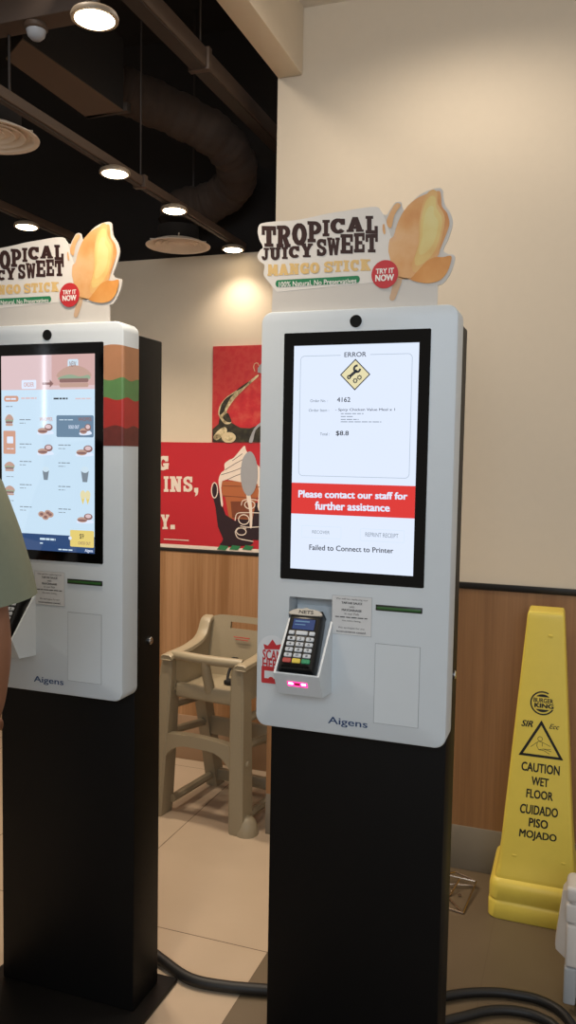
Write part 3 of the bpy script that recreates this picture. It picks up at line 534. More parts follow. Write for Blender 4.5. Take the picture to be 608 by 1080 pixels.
def menu_screen(K):
    m = MB(); mp = flat(-.0014, .00012)
    X = lambda s: -.134+.268*s
    Z = lambda t: 1.672-.476*t
    def R(s0, t0, s1, t1, mat, l=1, r=0):
        if r: m.poly(rrect(X(s0), Z(t1), X(s1), Z(t0), r, 4), mat, l, mp)
        else: m.rect(X(s0), Z(t1), X(s1), Z(t0), mat, l, mp)
    R(0, 0, 1, 1, 'screen_blue', 0)
    R(0, 0, 1, .175, 'screen_pink'); R(.55, .0, 1, .155, 'screen_rose', 2)
    food(m, X(.62), Z(.165), X(.95), Z(.055), 'burger', mp, 4)
    R(.72, .025, .83, .07, 'screen_pale', 3, .004); m.text('NEW', [(X(.74), Z(.062)), (X(.81), Z(.035))], 'screen_meat', 5, mp, .006)
    R(.225, .125, .385, .17, 'screen_white', 3, .003); m.text('ORDER', [(X(.25), Z(.16)), (X(.36), Z(.137))], 'screen_rose', 5, mp, .02)
    m.stroke([(X(.45), Z(.145)), (X(.54), Z(.145))], .006, 'screen_meat', 4, mp); m.poly([(X(.53), Z(.125)), (X(.57), Z(.145)), (X(.53), Z(.165))], 'screen_meat', 4, mp)
    R(.03, .205, .19, .235, 'screen_orange', 2, .006); bars(m, X(.05), Z(.225), .03, mp, 3, .004, 'screen_white')
    bars(m, X(.22), Z(.222), .045, mp, 2, .004, 'screen_pink'); bars(m, X(.57), Z(.225), .04, mp, 2, .004, 'screen_text'); bars(m, X(.8), Z(.225), .045, mp, 2, .003, 'screen_pink')
    bars(m, X(.05), Z(.262), .02, mp, 2, .002)
    R(.03, .295, .14, .365, 'screen_pale', 2, .003); food(m, X(.045), Z(.36), X(.13), Z(.3), 'burger', mp, 4)
    R(.02, .385, .155, .505, 'screen_orange', 2, .003); R(.06, .415, .13, .45, 'screen_white', 3, .002); bars(m, X(.06), Z(.48), .02, mp, 3, .002, 'screen_white')
    for t in (.565, .69, .815):
        food(m, X(.035), Z(t+.03), X(.14), Z(t-.02), 'burger', mp, 4); bars(m, X(.05), Z(t+.06), .022, mp, 3, .0015)
    R(.6, .305, .99, .415, 'screen_slate', 2, .004); bars(m, X(.63), Z(.33), .04, mp, 4, .002, 'screen_pale')
    food(m, X(.84), Z(.405), X(.97), Z(.345), 'meal', mp, 5); m.text('SOLD OUT', [(X(.73), Z(.372)), (X(.84), Z(.355))], 'screen_white', 5, mp, .02)
    m.text('WHOPPER', [(X(.42), Z(.335)), (X(.56), Z(.315))], 'screen_rose', 3, mp, .02)
    m.text('WHOPPER', [(X(.83), Z(.335)), (X(.97), Z(.315))], 'screen_meat', 4, mp, .02)
    for s, t, k, w, h in ((.39, .405, 'meal', .18, .06), (.39, .51, 'meal', .18, .06), (.8, .512, 'meal', .19, .06), (.45, .635, 'cup', .07, .07), (.86, .64, 'cup', .08, .08), (.85, .755, 'cones', .11, .075), (.405, .845, 'nuggets', .17, .055), (.81, .85, 'meal', .18, .055)):
        food(m, X(s), Z(t), X(s+w), Z(t-h), k, mp, 4)
    for t in (.33, .455, .545, .665, .78):
        bars(m, X(.2), Z(t), .035, mp, 3, .0022); bars(m, X(.2), Z(t+.017), .018, mp, 3, .0016)
        if t > .4: bars(m, X(.62), Z(t+.003), .035, mp, 3, .0022); bars(m, X(.62), Z(t+.02), .02, mp, 3, .0016)
    R(0, .915, 1, 1, 'screen_navy', 2); bars(m, X(.42), Z(.945), .045, mp, 4, .005, 'screen_pale'); bars(m, X(.42), Z(.965), .01, mp, 4, .003, 'screen_pale')
    bars(m, X(.62), Z(.992), .04, mp, 4, .003, 'screen_pale'); m.text('Aigens', [(X(.9), Z(.998)), (X(.985), Z(.978))], 'screen_white', 4, mp, .02)
    R(.745, .885, .995, .97, 'screen_yellow', 4, .003)
    m.text('$9', [(X(.845), Z(.93)), (X(.89), Z(.902))], 'screen_text', 6, mp, .004); m.text('CHECK OUT', [(X(.83), Z(.957)), (X(.96), Z(.942))], 'screen_meat', 6, mp, .01)
    m.ell(X(.745), Z(.927), .0045, .0045, 'screen_white', 6, mp, 16)
    tag(m.build('screen', K), 'lit touchscreen showing an ordering menu')
    # burger wrap: layers printed on the panel's right margin and round its corner
    m = MB(); lay = [('burger_bun', 1.692, 1.612), ('burger_lettuce', 1.612, 1.566), ('burger_tomato', 1.566, 1.500), ('burger_beef', 1.500, 1.455)]
    pa = [(.1575, -.0006), (.2062, -.0006), (.2095, .0006), (.2113, .004), (.2114, .07)]
    for mt, za, zb in lay:
        n = 16
        for (ax, ay), (bx, by) in zip(pa, pa[1:]):
            for i in range(n):
                u0, u1 = i/n, (i+1)/n
                def wv(x, y, z): 
                    q = .0035*math.sin(90*(x+y)+z*40) if z > 1.456 and z < 1.69 else 0
                    if z >= 1.69: q = -.02*((x-.157)/.05-.5)**2*.5
                    return z+q
                P = lambda u: (ax+(bx-ax)*u, ay+(by-ay)*u)
                (p0, q0), (p1, q1) = P(u0), P(u1)
                m.add([(p0, q0, wv(p0, q0, zb)), (p1, q1, wv(p1, q1, zb)), (p1, q1, wv(p1, q1, za)), (p0, q0, wv(p0, q0, za))], [[0, 1, 2, 3]], mt)
    tag(m.build('burger_sticker', K), 'printed burger layers wrapped round the corner')
XR, YR, XL, YL = -.4533, 1.6786, -1.2292, 1.7039
kiosk(XR, YR, 'white self-service kiosk on a black pedestal, its screen showing an ERROR message', True)
kiosk(XL, YL, 'white self-service kiosk at the left edge with menu screen and burger print on its corner', False)

# ------------------------------------------------------------------ card terminals in the holders
def terminal(kx, ky, label):
    T = thing('card_terminal', (kx-.0895, ky-.090, 1.001), label, 'card terminal', 'card terminals', (math.radians(-36.3), 0, math.radians(1.5)))
    m = MB(); L = .135
    def ring(y, g):
        return [(x, y, z) for x, z in catmull([(-.036+g, .004+g), (-.031+g, g), (.031-g, g), (.036-g, .004+g), (.0352-g, .08), (.0335-g, L-.006-g), (.029-g, L-g), (-.029+g, L-g), (-.0335+g, L-.006-g), (-.0352+g, .08)], 4)]
    m.loft([ring(.046, .003), ring(.042, 0), ring(.004, 0), ring(.001, .0015), ring(0, .004)], 'terminal_black')
    m.build('terminal_body', T)
    mp = flat(-.0003, .0003)
    m = MB(); m.rect(-.024, .088, .024, .112, 'terminal_lcd', 1, mp); m.rect(-.0255, .0865, .0255, .1135, 'lens_black', 0, mp)
    m.rect(-.02, .105, .012, .108, 'screen_slate', 2, mp); m.rect(-.02, .098, .004, .1, 'screen_slate', 2, mp); m.build('display', T)
    m = MB(); m.prism(catmull([(-.032, .121), (.032, .121), (.033, .129), (.02, .1345), (.007, .135), (0, .1385), (-.007, .135), (-.02, .1345), (-.033, .129)], 3), -.0035, .002, 'plate_silver')
    m.text('NETS', [(-.015, .1235), (.017, .1315)], 'ink', 0, flat(-.0038), .02); tag(m.build('name_plate', T), 'silver name plate')
    def key(x, z, w, h, mat, ch=None):
        m = MB(); m.prism(rrect(x-w/2, z-h/2, x+w/2, z+h/2, .0022, 4), -.0022, 0, mat)
        m.prism(rrect(x-w/2+.001, z-h/2+.001, x+w/2-.001, z+h/2-.001, .0016, 4), -.003, -.002, mat)
        if ch: m.text(ch, [(x-w*.16, z-h*.28), (x+w*.16, z+h*.28)], 'ink', 0, flat(-.0032), .01)
        m.build('key', T)
    for x, w in ((-.0225, .012), (0, .025), (.0225, .012)): key(x, .0795, w, .0085, 'key_white')
    for r in range(4):
        for c in range(3):
            key((c-1)*.0205, .066-r*.0125, .0165, .0088, 'key_white', ('123', '456', '789', '*0#')[r][c])
    for c, mt in enumerate(('key_red', 'key_yellow', 'key_green')): key((c-1)*.0205, .0165, .018, .0098, mt)
    MB().prism(catmull([(-.026, .003), (.026, .003), (.022, .0085), (-.022, .0085)], 4), -.0012, 0, 'lens_black').build('card_slot', T)
    return T
t1 = terminal(XR, YR, 'black card terminal with number keys in the holder of the kiosk showing ERROR')
copy_thing(t1, (XL-.0895, YL-.090, 1.001), 'black card terminal in the left kiosk holder, partly hidden behind the person\'s arm')

# ------------------------------------------------------------------ toppers
def topper(kx, ky, label):
    T = thing('promotional_topper', (kx, ky+.012, 1.746), label, 'sign', 'mango stick toppers on the kiosks')
    up = lambda pts: [(x, z-1.746) for x, z in pts]
    m = MB(); c = D['card']; k = 23
    body = c[:2] + catmull(c[2:k], 3, False) + catmull(c[k:-1], 3, False) + [c[-1]]
    body[0] = (c[0][0], 1.746); body[-1] = (c[-1][0], 1.746)
    m.prism(up(body), 0, .004, 'card_white')
    m.build('card', T)
    mp = flat(-.0004, .0004)
    def words(name, lst, mat, lay):
        m = MB()
        for ch, q in lst: m.glyph(ch, up(q), mat, lay, mp)
        return m
    # white backing of the lettering
    m = MB(); m.poly(up(catmull(c[2:k], 3, False)+[(.0835, 1.845), (.06, 1.8), (-.18, 1.79)]), 'card_bright', 0, mp)
    for ch, q in D['w_TROPICAL']+D['w_JUICYSWEET']: m.glyph(ch, up(q), 'ink_brown', 1, mp, .03)
    for ch, q in D['w_MANGOSTICK']: m.glyph(ch, up(q), 'ink_gold', 1, mp, .035)
    m.build('headline', T)
    m = MB(); q = up(D['pill']); q = [Vector(a) for a in q]
    B, R, Tp, L = q; pts = []
    hgt = (L-B).length/2
    for i in range(9):
        a = math.radians(-90+180*i/8); pts.append(((R+Tp)/2+Vector((math.cos(a)*hgt*.8-hgt*.8, math.sin(a)*hgt))))
    for i in range(9):
        a = math.radians(90+180*i/8); pts.append(((B+L)/2+Vector((math.cos(a)*hgt*.8+hgt*.8, math.sin(a)*hgt))))
    m.poly([tuple(p) for p in pts], 'ink_green', 1, mp); m.text('100% Natural, No Preservatives', up(D['pilltext']), 'ink_white', 2, mp, .012); m.build('slogan_strip', T)
    m = MB()
    m.poly(up(catmull(D['stick'], 3)), 'stick_wood', 1, mp)
    m.poly(up(catmull(D['mango'], 3)), 'mango_skin', 2, mp); cen = sum((Vector(q) for q in up(D['core'])), Vector((0, 0)))/len(D['core'])
    for i, (f, mt) in enumerate(((1.18, 'mango_blend'), (1.0, 'mango_core'), (.7, 'mango_heart'))): m.poly(catmull([tuple(cen+(Vector(q)-cen)*f) for q in up(D['core'])], 3), mt, 3+i*.2, mp)
   
    m.poly(up(catmull(D['peel'], 3)), 'mango_peel', 4, mp); m.poly(up(catmull(D['drip'], 3)), 'mango_skin', 2, mp); m.poly(up(catmull(D['drip2'], 3)), 'mango_skin', 2, mp)
    m.build('mango_picture', T)
    (bx, bz), (ex, ez) = up(D['badge']); r = ex-bx
    m = MB(); m.ell(bx, bz, r, r*1.02, 'sticker_red', 5, mp)
    m.text('TRY IT', [(bx-r*.68, bz+.05*r), (bx+r*.68, bz+.42*r)], 'ink_white', 6, mp, .035); m.text('NOW', [(bx-r*.7, bz-.5*r), (bx+r*.7, bz-.02*r)], 'ink_white', 6, mp, .04)
    tag(m.build('badge', T), 'round red badge reading TRY IT NOW')
    return T
topper(XR, YR, 'mango stick promotional card standing on the kiosk that shows ERROR')
topper(XL, YL, 'mango stick promotional card standing on the left kiosk, cut by the frame edge')

# ------------------------------------------------------------------ posters on the back wall
P = thing('ice_cream_poster', (-1.6, BY-.002, 1.005), 'wide red poster with a hand holding a soft-serve cone on the back wall', 'poster')
def rel(pts): return [(x+1.6, z-1.005) for x, z in pts]
m = MB(); m.box(-.9, .50, -.004, 0, 0, .488, 'poster_red'); m.box(-.9, .50, -.0046, 0, -.004, .012, 'poster_white'); m.build('backing', P)
mp = flat(-.005, .0003)
m = MB()
for wd in ('G', 'INS,', 'Y.'):
    m = MB()
    for ch in wd: m.glyph(ch, rel(D['p_'+ch]), 'poster_white', 0, mp, .02 if ch.isalpha() else 0)
    m.build('lettering', P)
MB().poly(rel(D['p_line']), 'poster_white', 0, mp).build('underline', P)
m = MB(); m.poly(catmull(rel(D['hand']), 3), 'poster_dark', 0, mp)
m.poly(rel(D['cone']), 'poster_brown', 1, mp); m.poly(rel(D['cone_sh']), 'poster_brown_dark', 2, mp)
for k in ('cone_l1', 'cone_l2'): m.stroke(rel(D[k]), .003, 'poster_brown_dark', 3, mp)
m.poly(catmull(rel(D['swirl']), 3), 'poster_white', 2, mp)
for k in ('sw1', 'sw2', 'sw3', 'sw4'): m.stroke(catmull(rel(D[k]), 4, False), .0025, 'poster_dark', 3, mp)
m.poly(rel([D['hand'][i] for i in (9, 10, 11, 12, 13, 14, 15)]), 'poster_dark', 4, mp)
for c, ex, ez in D['nails']:
    c, ex, ez = rel([c, ex, ez]); rx = abs(ex[0]-c[0]); rz = abs(ez[1]-c[1])
    m.stroke([(c[0]+rx*math.cos(i*PI/10), c[1]+rz*math.sin(i*PI/10)) for i in range(20)], .0045, 'poster_white', 6, mp, True)
for f in D['fl']: m.stroke(catmull(rel(f), 4, False), .004, 'poster_white', 6, mp)
for c in D['cuffs']: m.poly(rel(c), 'poster_green', 5, mp)
m.build('hand_and_cone', P)
m = MB(); m.poly(catmull(rel(D['spoonh']), 3), 'poster_white', 7, mp); m.poly(catmull(rel(D['spoon']), 4), 'poster_grey', 8, mp); m.build('spoon', P)
P = thing('food_poster', (-1.48, BY-.002, 1.495), 'square red poster of a glossy red vegetable above the ice cream poster', 'poster')
def rel(pts): return [(min(.42, x+1.48), max(.001, z-1.495)) for x, z in pts]
m = MB(); m.box(-.115, .42, -.006, 0, 0, .432, 'pepper_background'); m.build('backing', P)
mp = flat(-.0068, .0003); m = MB()
m.poly(rel(D['pep_dark']), 'pepper_leaf', 0, mp)
m.poly(catmull(rel(D['pep_bulb']), 4), 'pepper_skin', 1, mp); m.poly(catmull(rel(D['pep_stem']), 3), 'pepper_stem', 2, mp)
for b in D['pep_blotch']: m.poly(catmull(rel(b), 3), 'pepper_leaf', 3, mp)
m.poly(catmull(rel(D['pep_g']), 3), 'pepper_stem', 2, mp)
(c, ex, ez) = rel(D['pep_cut']); m.ell(c[0], c[1]+.012, ex[0]-c[0], .024, 'pepper_cream', 4, mp); m.ell(c[0], c[1]+.010, (ex[0]-c[0])*.55, .012, 'pepper_stem', 5, mp)
m.poly(catmull(rel(D['pep_w']), 3), 'poster_grey', 3, mp); m.poly(rel(D['pep_blue']), 'poster_grey', 3, mp); m.stroke(catmull(rel(D['pep_loop']), 4, False), .003, 'pepper_cream', 4, mp)
m.build('picture', P)

# ------------------------------------------------------------------ high chair
H = thing('high_chair', (-1.318, 3.022, 0), 'beige plastic high chair standing between the two kiosks', 'high chair', None, (0, 0, math.radians(-7)))
hp = 'highchair_plastic'
HC = (-1.352, 3.03)
def hb(*a): return a
# side view (y local: front = -.2, back = +.2)
SX = .018
def seat_shell():
    m = MB()
    # seat pan with a raised front lip
    m.box(SX-.16, SX+.16, -.165, .08, .505, .525, hp, .008)
    m.box(SX-.156, SX+.156, -.178, -.15, .485, .545, hp, .012, 3)
    # back, leaning, with a handle slot and rounded top
    n = 14
    def back(u, v):     # u -1..1, v 0..1
        bul = .02*(1-u*u)
        return (SX+u*(.165+.012*v), .055+.05*v+bul, .51+.258*v)
    top = [(u, 1-.10*max(0, abs(u)-.72)**2/.08 + .0) for u in [-1+2*i/n for i in range(n+1)]]
    vs = []; fs = []
    vv = [0, .25, .5, .7, .80, .90, 1.0]
    for k, v in enumerate(vv):
        for i in range(n+1):
            u = -1+2*i/n; q = v*top[i][1]
            x, y, z = back(u, q); vs.append((x, y, z))
    for k in range(len(vv)-1):
        for i in range(n):
            if vv[k] == .80 and 4 <= i <= 9: continue
            a = k*(n+1)+i; fs.append((a, a+1, a+n+2, a+n+1))
    b = bmesh.new(); V = [b.verts.new(v) for v in vs]
    for f in fs: b.faces.new([V[i] for i in f])
    bmesh.ops.recalc_face_normals(b, faces=b.faces[:])
    g = bmesh.ops.solidify(b, geom=b.faces[:], thickness=.016)
    m.bm(b, hp)
    # side wings: arms flat in front, swept up to the back
    prof_top = [(-.175, .650), (-.10, .658), (-.04, .666), (.015, .680), (.045, .70), (.07, .74), (.115, .752)]
    for s in (-1, 1):
        pt = catmull(prof_top, 4, False)
        rings = []
        for y, z in pt:
            w = .5*(y+.175)/.29
            bot = .51; xo = SX+s*(.158+.014*w)
            rings.append([(xo-.006, y, bot), (xo+.006, y, bot), (xo+.006, y, z), (xo-.006, y, z)])
        m.loft(rings, hp, False)
    return m
seat_shell().build('seat_shell', H)
def armrest(s):
    m = MB(); pt = catmull([(-.222, .650), (-.212, .658), (-.10, .664), (-.04, .672), (.015, .686), (.045, .706), (.072, .746), (.10, .758), (.118, .755)], 4, False)
    rings = []
    for i, (y, z) in enumerate(pt):
        w = .026 if i > 1 else .018+.004*i
        x = SX+s*(.165+.014*max(0, y)/.12)
        rings.append([(x-w, y, z-.012), (x-w*.9, y, z), (x-w*.5, y, z+.006), (x+w*.5, y, z+.006), (x+w*.9, y, z), (x+w, y, z-.012)])
    return m.loft(rings, hp)
for s in (-1, 1): armrest(s).build('armrest', H)
m = MB(); pts = [(SX+x, -.185-.016*(1-(x/.155)**2), .658) for x in [-.155+.31*i/12 for i in range(13)]]
m.tube(pts, [.017]+[.019]*11+[.017], hp, 12); m.build('front_bar', H)
m = MB(); m.tube([(SX, -.203, .655), (SX, -.19, .60), (SX, -.16, .525)], [.017, .019, .021], hp, 12); m.build('crotch_post', H)
m = MB(); m.tube(catmull([(-.0, .06, .60), (.0, .01, .565), (.03, -.05, .54), (.06, -.04, .55), (.08, .03, .56)], 4, False), .006, 'strap_black', 8)
m.box(-.015, .012, .05, .065, .56, .61, 'strap_black', .003); m.box(.015, .06, -.06, -.02, .528, .545, 'strap_black', .004); tag(m.build('harness_strap', H), 'black safety strap')
m = MB(); m.box(-.03, .045, .094, .097, .684, .6865, 'sticker_red'); m.box(-.02, .04, .092, .095, .675, .6772, 'sticker_red'); m.build('warning_print', H)
def frontleg(s):
    m = MB(); rings = []
    for z, w, d0, d1 in ((0, .030, -.205, -.125), (.03, .031, -.207, -.12), (.30, .030, -.207, -.13), (.5, .03, -.207, -.14), (.60, .027, -.207, -.145), (.655, .022, -.205, -.15)):
        x = s*(.158+.055*(1-z/.655)*(s < 0)); rings.append([(x-w, d0+.008, z), (x-w+.008, d0, z), (x+w-.008, d0, z), (x+w, d0+.008, z), (x+w, d1, z), (x-w, d1, z)])
    return m.loft(rings, hp, False)
def rearleg(s):
    m = MB(); rings = []
    for z, y, d in ((0, .195, .032), (.02, .19, .034), (.25, .13, .03), (.45, .075, .028), (.53, .05, .03)):
        x = s*.17; w = .026; rings.append([(x-w, y-d, z), (x+w, y-d, z), (x+w, y+d, z), (x-w, y+d, z)])
    return m.loft(rings, hp, False)
for s in (-1, 1):
    l = frontleg(s).build('leg', H)
    MB().lathe([(.013, 0), (.013, .004), (.009, .008), (0, .009)], (0, 0, 0), hp, 16, Matrix.Translation((s*(.187+.032*(s < 0)), -.165, .27)) @ Matrix.Rotation(s*PI/2, 4, 'Y')).build('bolt_cap', l)
    MB().lathe([(.045, 0), (.044, .02), (.036, .05), (.02, .068), (0, .072)], (s*(.188+.05*(s < 0)), -.165, 0), hp, 20).build('foot_bumper', l)
    rearleg(s).build('leg', H)
    x = s*.172
    for a, b in (((-.14, .335), (.12, .30)), ((-.14, .44), (.08, .42)), ((-.14, .055), (.17, .05))):
        MB().tube([(x, a[0], a[1]), (x, b[0], b[1])], .017, hp, 8).build('side_rail', H)
m = MB(); n = 16; top = []; bot = []
for i in range(n+1):
    u = -1+2*i/n; x = -.018+u*.158
    top.append((x, .338+.012*(1-u*u))); bot.append((x, .30-.075*abs(u)**4+.004))
m.prism(top+bot[::-1], -.2, -.165, hp); m.build('front_stretcher', H)
MB().box(-.15, .15, .105, .125, .25, .33, hp, .006).build('rear_stretcher', H); MB().box(-.15, .15, .165, .19, .03, .08, hp, .006).build('rear_stretcher', H)

# ------------------------------------------------------------------ wet-floor cone
CX, CY = -.088, 2.725
C = thing('wet_floor_cone', (CX, CY, 0), 'yellow four-sided wet floor cone with CAUTION lettering by the wood wall', 'safety cone')
def hcone(z): return .0545+(.967-z)*.073
def sq(h, r, z, n=6): return [(x, y, z) for x, y in rrect(-h, -h, h, h, r, n)]
m = MB()
m.loft([sq(.137, .03, 0), sq(.1395, .03, .004), sq(.1395, .03, .05), sq(.137, .028, .054), sq(.1345, .028, .0575), sq(.1345, .028, .0605), sq(.138, .03, .065), sq(.138, .03, .1), sq(.1345, .028, .113), sq(.128, .025, .121), sq(.122, .022, .126)], 'cone_yellow')
m.build('base', C)
m = MB(); rings = [sq(.123, .022, .122), sq(.1225, .02, .130), sq(.1215, .02, .138), sq(.1165, .018, .158), sq(.1125, .017, .19)]
for z in (.24, .3, .4, .5, .6, .7, .8, .9, .94): rings.append(sq(hcone(z), .007+.006*(1-z), z))
rings += [sq(.0553, .007, .955), sq(.0535, .007, .963), sq(.050, .006, .967)]
m.loft(rings, 'cone_yellow')
m.build('body', C)
conemap = lambda x, z, l=0: (x, -hcone(z)-.0005-l*.0003, z)
m = MB()
(a, b), (c_, d_) = D['bk']; r = (c_-a); 
m.stroke([(a+r*math.cos(math.radians(t))*1.0, b+r*math.sin(math.radians(t))) for t in range(62, 335, 9)], .0045, 'cone_black', 0, conemap)
m.poly([(a+r*.72*math.cos(math.radians(t)), b+.006+r*.62*math.sin(math.radians(t))) for t in range(38, 145, 8)], 'cone_black', 0, conemap)
m.poly([(a+r*.72*math.cos(math.radians(t)), b-.006+r*.62*math.sin(math.radians(t))) for t in range(218, 325, 8)], 'cone_black', 0, conemap)
m.rect(a-r*.8, b-.0165, a+r*.98, b+.0175, 'cone_yellow', 1, conemap)
m.text('BURGER', [(a-r*.78, b+.0015), (a+r*.9, b+.0155)], 'cone_black', 2, conemap, .03); m.text('KING', [(a-r*.7, b-.0145), (a+r*.95, b-.0005)], 'cone_black', 2, conemap, .05)
m.build('round_logo', C)
m = MB()
(x0, z0), (x1, z1) = D['sir']; sh = .006
m.text('SIR', [(x0, z0), (x1-sh, z0), (x1, z1), (x0+sh, z1)], 'cone_black', 0, conemap, .03); m.build('handwritten_initials', C)
m = MB(); (x0, z0), (x1, z1) = D['ell']; m.text('Ecc', [(x0, z0), (x1-sh, z0), (x1, z1), (x0+sh, z1)], 'cone_black', 0, conemap, .01)
m.build('handwritten_initials', C)
m = MB(); t = D['tri']; cxm = sum(p[0] for p in t)/3
tt = [(t[0][0], t[0][1]), (t[1][0], (t[1][1]+t[2][1])/2), (t[2][0], (t[1][1]+t[2][1])/2)]
m.stroke(tt, .008, 'cone_black', 0, conemap, True)
for p in tt: m.ell(p[0], p[1], .0042, .0042, 'cone_black', 0, conemap, 14)
for ln in D['man']: m.stroke(ln, .0013, 'cone_black', 0, conemap)
(a, b), (c_, d_) = D['manhead']; m.stroke([(a+(c_-a)*math.cos(i*PI/8), b+(c_-a)*math.sin(i*PI/8)) for i in range(16)], .0014, 'cone_black', 0, conemap, True)
m.build('warning_triangle', C)
m = MB()
for s, q in D['ct'][:3]: m.text(s, q, 'cone_black', 0, conemap, .03)
m.build('warning_lettering', C); m = MB()
for s, q in D['ct'][3:]: m.text(s, q, 'cone_black', 0, conemap, .03)
m.build('warning_lettering', C)
for x, z in D['studs']:
    y = -hcone(z); MB().box(x-.007, x+.007, y-.0018, y+.002, z-.004, z+.004, 'cone_yellow', .0015).build('moulded_stud', C)

# ------------------------------------------------------------------ small things on the floor
W = thing('wire_rack', (-.325, 2.675, 0), 'small folded chrome wire rack lying on the floor behind the right kiosk', 'rack')
m = MB(); r = .0035
A_ = (.043, .077, .022); B_ = (.025, -.104, r); C_ = (-.06, -.085, r); D_ = (-.03, .10, .03); E_2 = (-.06, .07, .03); F_ = (-.07, .02, r)
for a, b in ((A_, B_), (B_, C_), (C_, F_), (F_, E_2), (D_, A_), (E_2, A_), (F_, B_), (E_2, D_)): m.tube([a, b], r, 'wire_chrome', 8)
m.tube([(A_[0]-.004, A_[1]-.006, .01), (E_2[0], E_2[1]-.03, .012)], r, 'wire_chrome', 8)
m.tube([(-.01, .055, .03), (-.03, -.01, r), (-.045, -.03, r)], r, 'wire_chrome', 8)
m.build('wire_frame', W)
MB().lathe([(.006, 0), (.006, .003), (0, .004)], (.0, 0, .004), 'wire_chrome', 12).build('glide', W)
m = MB(); pts = catmull([(-1.16, 1.935, .10), (-1.155, 2.0, .06), (-1.12, 2.02, .022), (-1.05, 1.99, .0155), (-.951, 1.948, .0155), (-.85, 1.953, .0155), (-.735, 1.98, .0155), (-.6, 2.01, .0155), (-.53, 1.985, .03), (-.51, 1.915, .09)], 6, False); m.tube(pts, .0150, 'rubber_black', 12)
tag(m.build('power_cable'), 'thick black cable on the floor running between the two kiosks', 'cable')
m = MB(); pts = catmull([(-.42, 1.95), (-.34, 2.08), (-.26, 2.15), (-.174, 2.192), (-.11, 2.205), (-.05, 2.205), (.01, 2.17), (.045, 2.08), (.02, 1.97), (-.06, 1.93), (-.17, 1.94), (-.26, 1.985), (-.28, 2.02), (-.227, 2.07), (-.17, 2.115), (-.11, 2.137), (-.05, 2.135), (.0, 2.10), (.01, 2.0), (-.06, 1.93), (-.16, 1.92), (-.22, 1.97)], 6, False)
m.tube([(x, y, .0125) for x, y in pts], .012, 'rubber_black', 12)
tag(m.build('coiled_cable'), 'black cable looped on the brown floor in front of the yellow cone', 'cable')
# white panelled case at the frame's edge
Q = thing('panelled_case', (.14, 2.32, 0), 'white case with seamed panels and grey lower half at the right frame edge', 'case')
m = MB(); m.box(-.132, .14, -.115, -.02, .03, .31, 'case_white', .02, 3); m.build('shell', Q)
m = MB(); m.box(-.135, -.045, -.125, -.105, .297, .338, 'case_white', .012, 3); m.box(-.04, .14, -.125, -.105, .297, .338, 'case_white', .012, 3); m.box(-.135, .14, -.12, -.02, .30, .335, 'case_white', .016, 3); m.build('top_pad', Q)
for a, b in ((-.135, -.102), (-.1, -.02), (-.018, .14)):
    tag(MB().box(a, b, -.125, -.10, .243, .293, 'case_white', .006, 3).build('panel', Q))
    tag(MB().box(a+.004, b, -.126, -.10, .125, .238, 'case_white', .006, 3).build('panel', Q))
    tag(MB().box(a+.002, b, -.125, -.10, .022, .122, 'case_grey', .006, 3).build('panel', Q), 'grey lower panel')
m = MB(); m.loft([[(-.156, -.09, .147), (-.128, -.11, .135), (-.128, -.03, .135), (-.156, -.04, .147)], [(-.158, -.09, .16), (-.128, -.115, .16), (-.128, -.03, .16), (-.158, -.04, .16)], [(-.143, -.09, .31), (-.128, -.11, .325), (-.128, -.03, .318), (-.143, -.04, .30)]], 'case_white'); m.build('side_flap', Q)
m = MB(); m.box(-.10, .14, -.10, -.03, 0, .035, 'rubber_black', .006); tag(m.build('foot', Q), 'dark foot')

# ------------------------------------------------------------------ ceiling services
def track(x, z, y0, y1, label, w=.03, name='lighting_track'):
    T = thing(name, (x, y0, z), label, 'lighting track', 'ceiling tracks')
    L = y1-y0
    m = MB(); m.box(-w/2, w/2, 0, L, 0, w, 'metal_paint', .003); m.box(-w/2+.006, w/2-.006, 0, L, -.004, .002, 'rod_dark'); m.build('channel', T)
    for k in (.35, .72):
        b = MB().box(-w/2-.008, w/2+.008, L*k-.012, L*k+.012, -.006, w+.006, 'metal_paint', .002).build('clamp', T)
        MB().tube([(0, L*k, w), (0, L*k, 3.3-z)], .003, 'rod_dark', 6).build('hanger_rod', b)
track(-1.455, 2.345, .2, 3.45, 'brown ceiling track carrying the row of three downlights')
track(-2.10, 2.345, .2, 3.45, 'brown ceiling track at the far left carrying one downlight')
track(-1.235, 2.70, .2, 3.45, 'higher brown ceiling track beside the pale bulkhead', .06)
MB_ = MB().box(-4, -1.27, 1.93, 2.0, 2.60, 2.68, 'metal_paint', .004)
tag(MB_.build('cross_beam'), 'dark brown beam crossing under the ceiling at the top left', 'beam')
def downlight(x, y, z, label, rod=False):
    T = thing('downlight', (x, y, z), label, 'ceiling light', 'round downlights')
    m = MB(); m.lathe([(.046, .002), (.048, .002), (.049, .008), (.046, .014), (.03, .022), (0, .024)], (0, 0, 0), 'lamp_trim', 32); m.build('housing', T)
    MB().lathe([(0, -.006), (.02, -.005), (.036, -.001), (.0475, .006)], (0, 0, 0), 'lamp_glow', 32).build('lens', T)
    if rod: MB().tube([(0, 0, .024), (0, 0, 3.3-z)], .006, 'rod_dark', 8).build('hanger_rod', T)
    return T
LIGHTS = [(-.976, 1.515, 2.32, 'largest bright round downlight at the top left of the picture', True), (-1.434, 2.342, 2.319, 'round downlight on the track, just right of the left topper', False), (-1.437, 2.754, 2.319, 'round downlight on the track, right above the round air diffuser', False), (-1.457, 3.338, 2.319, 'smallest round downlight, nearest the back wall', False), (-2.104, 2.784, 2.319, 'round downlight at the far left, above the left topper lettering', False)]
for a in LIGHTS: downlight(*a)
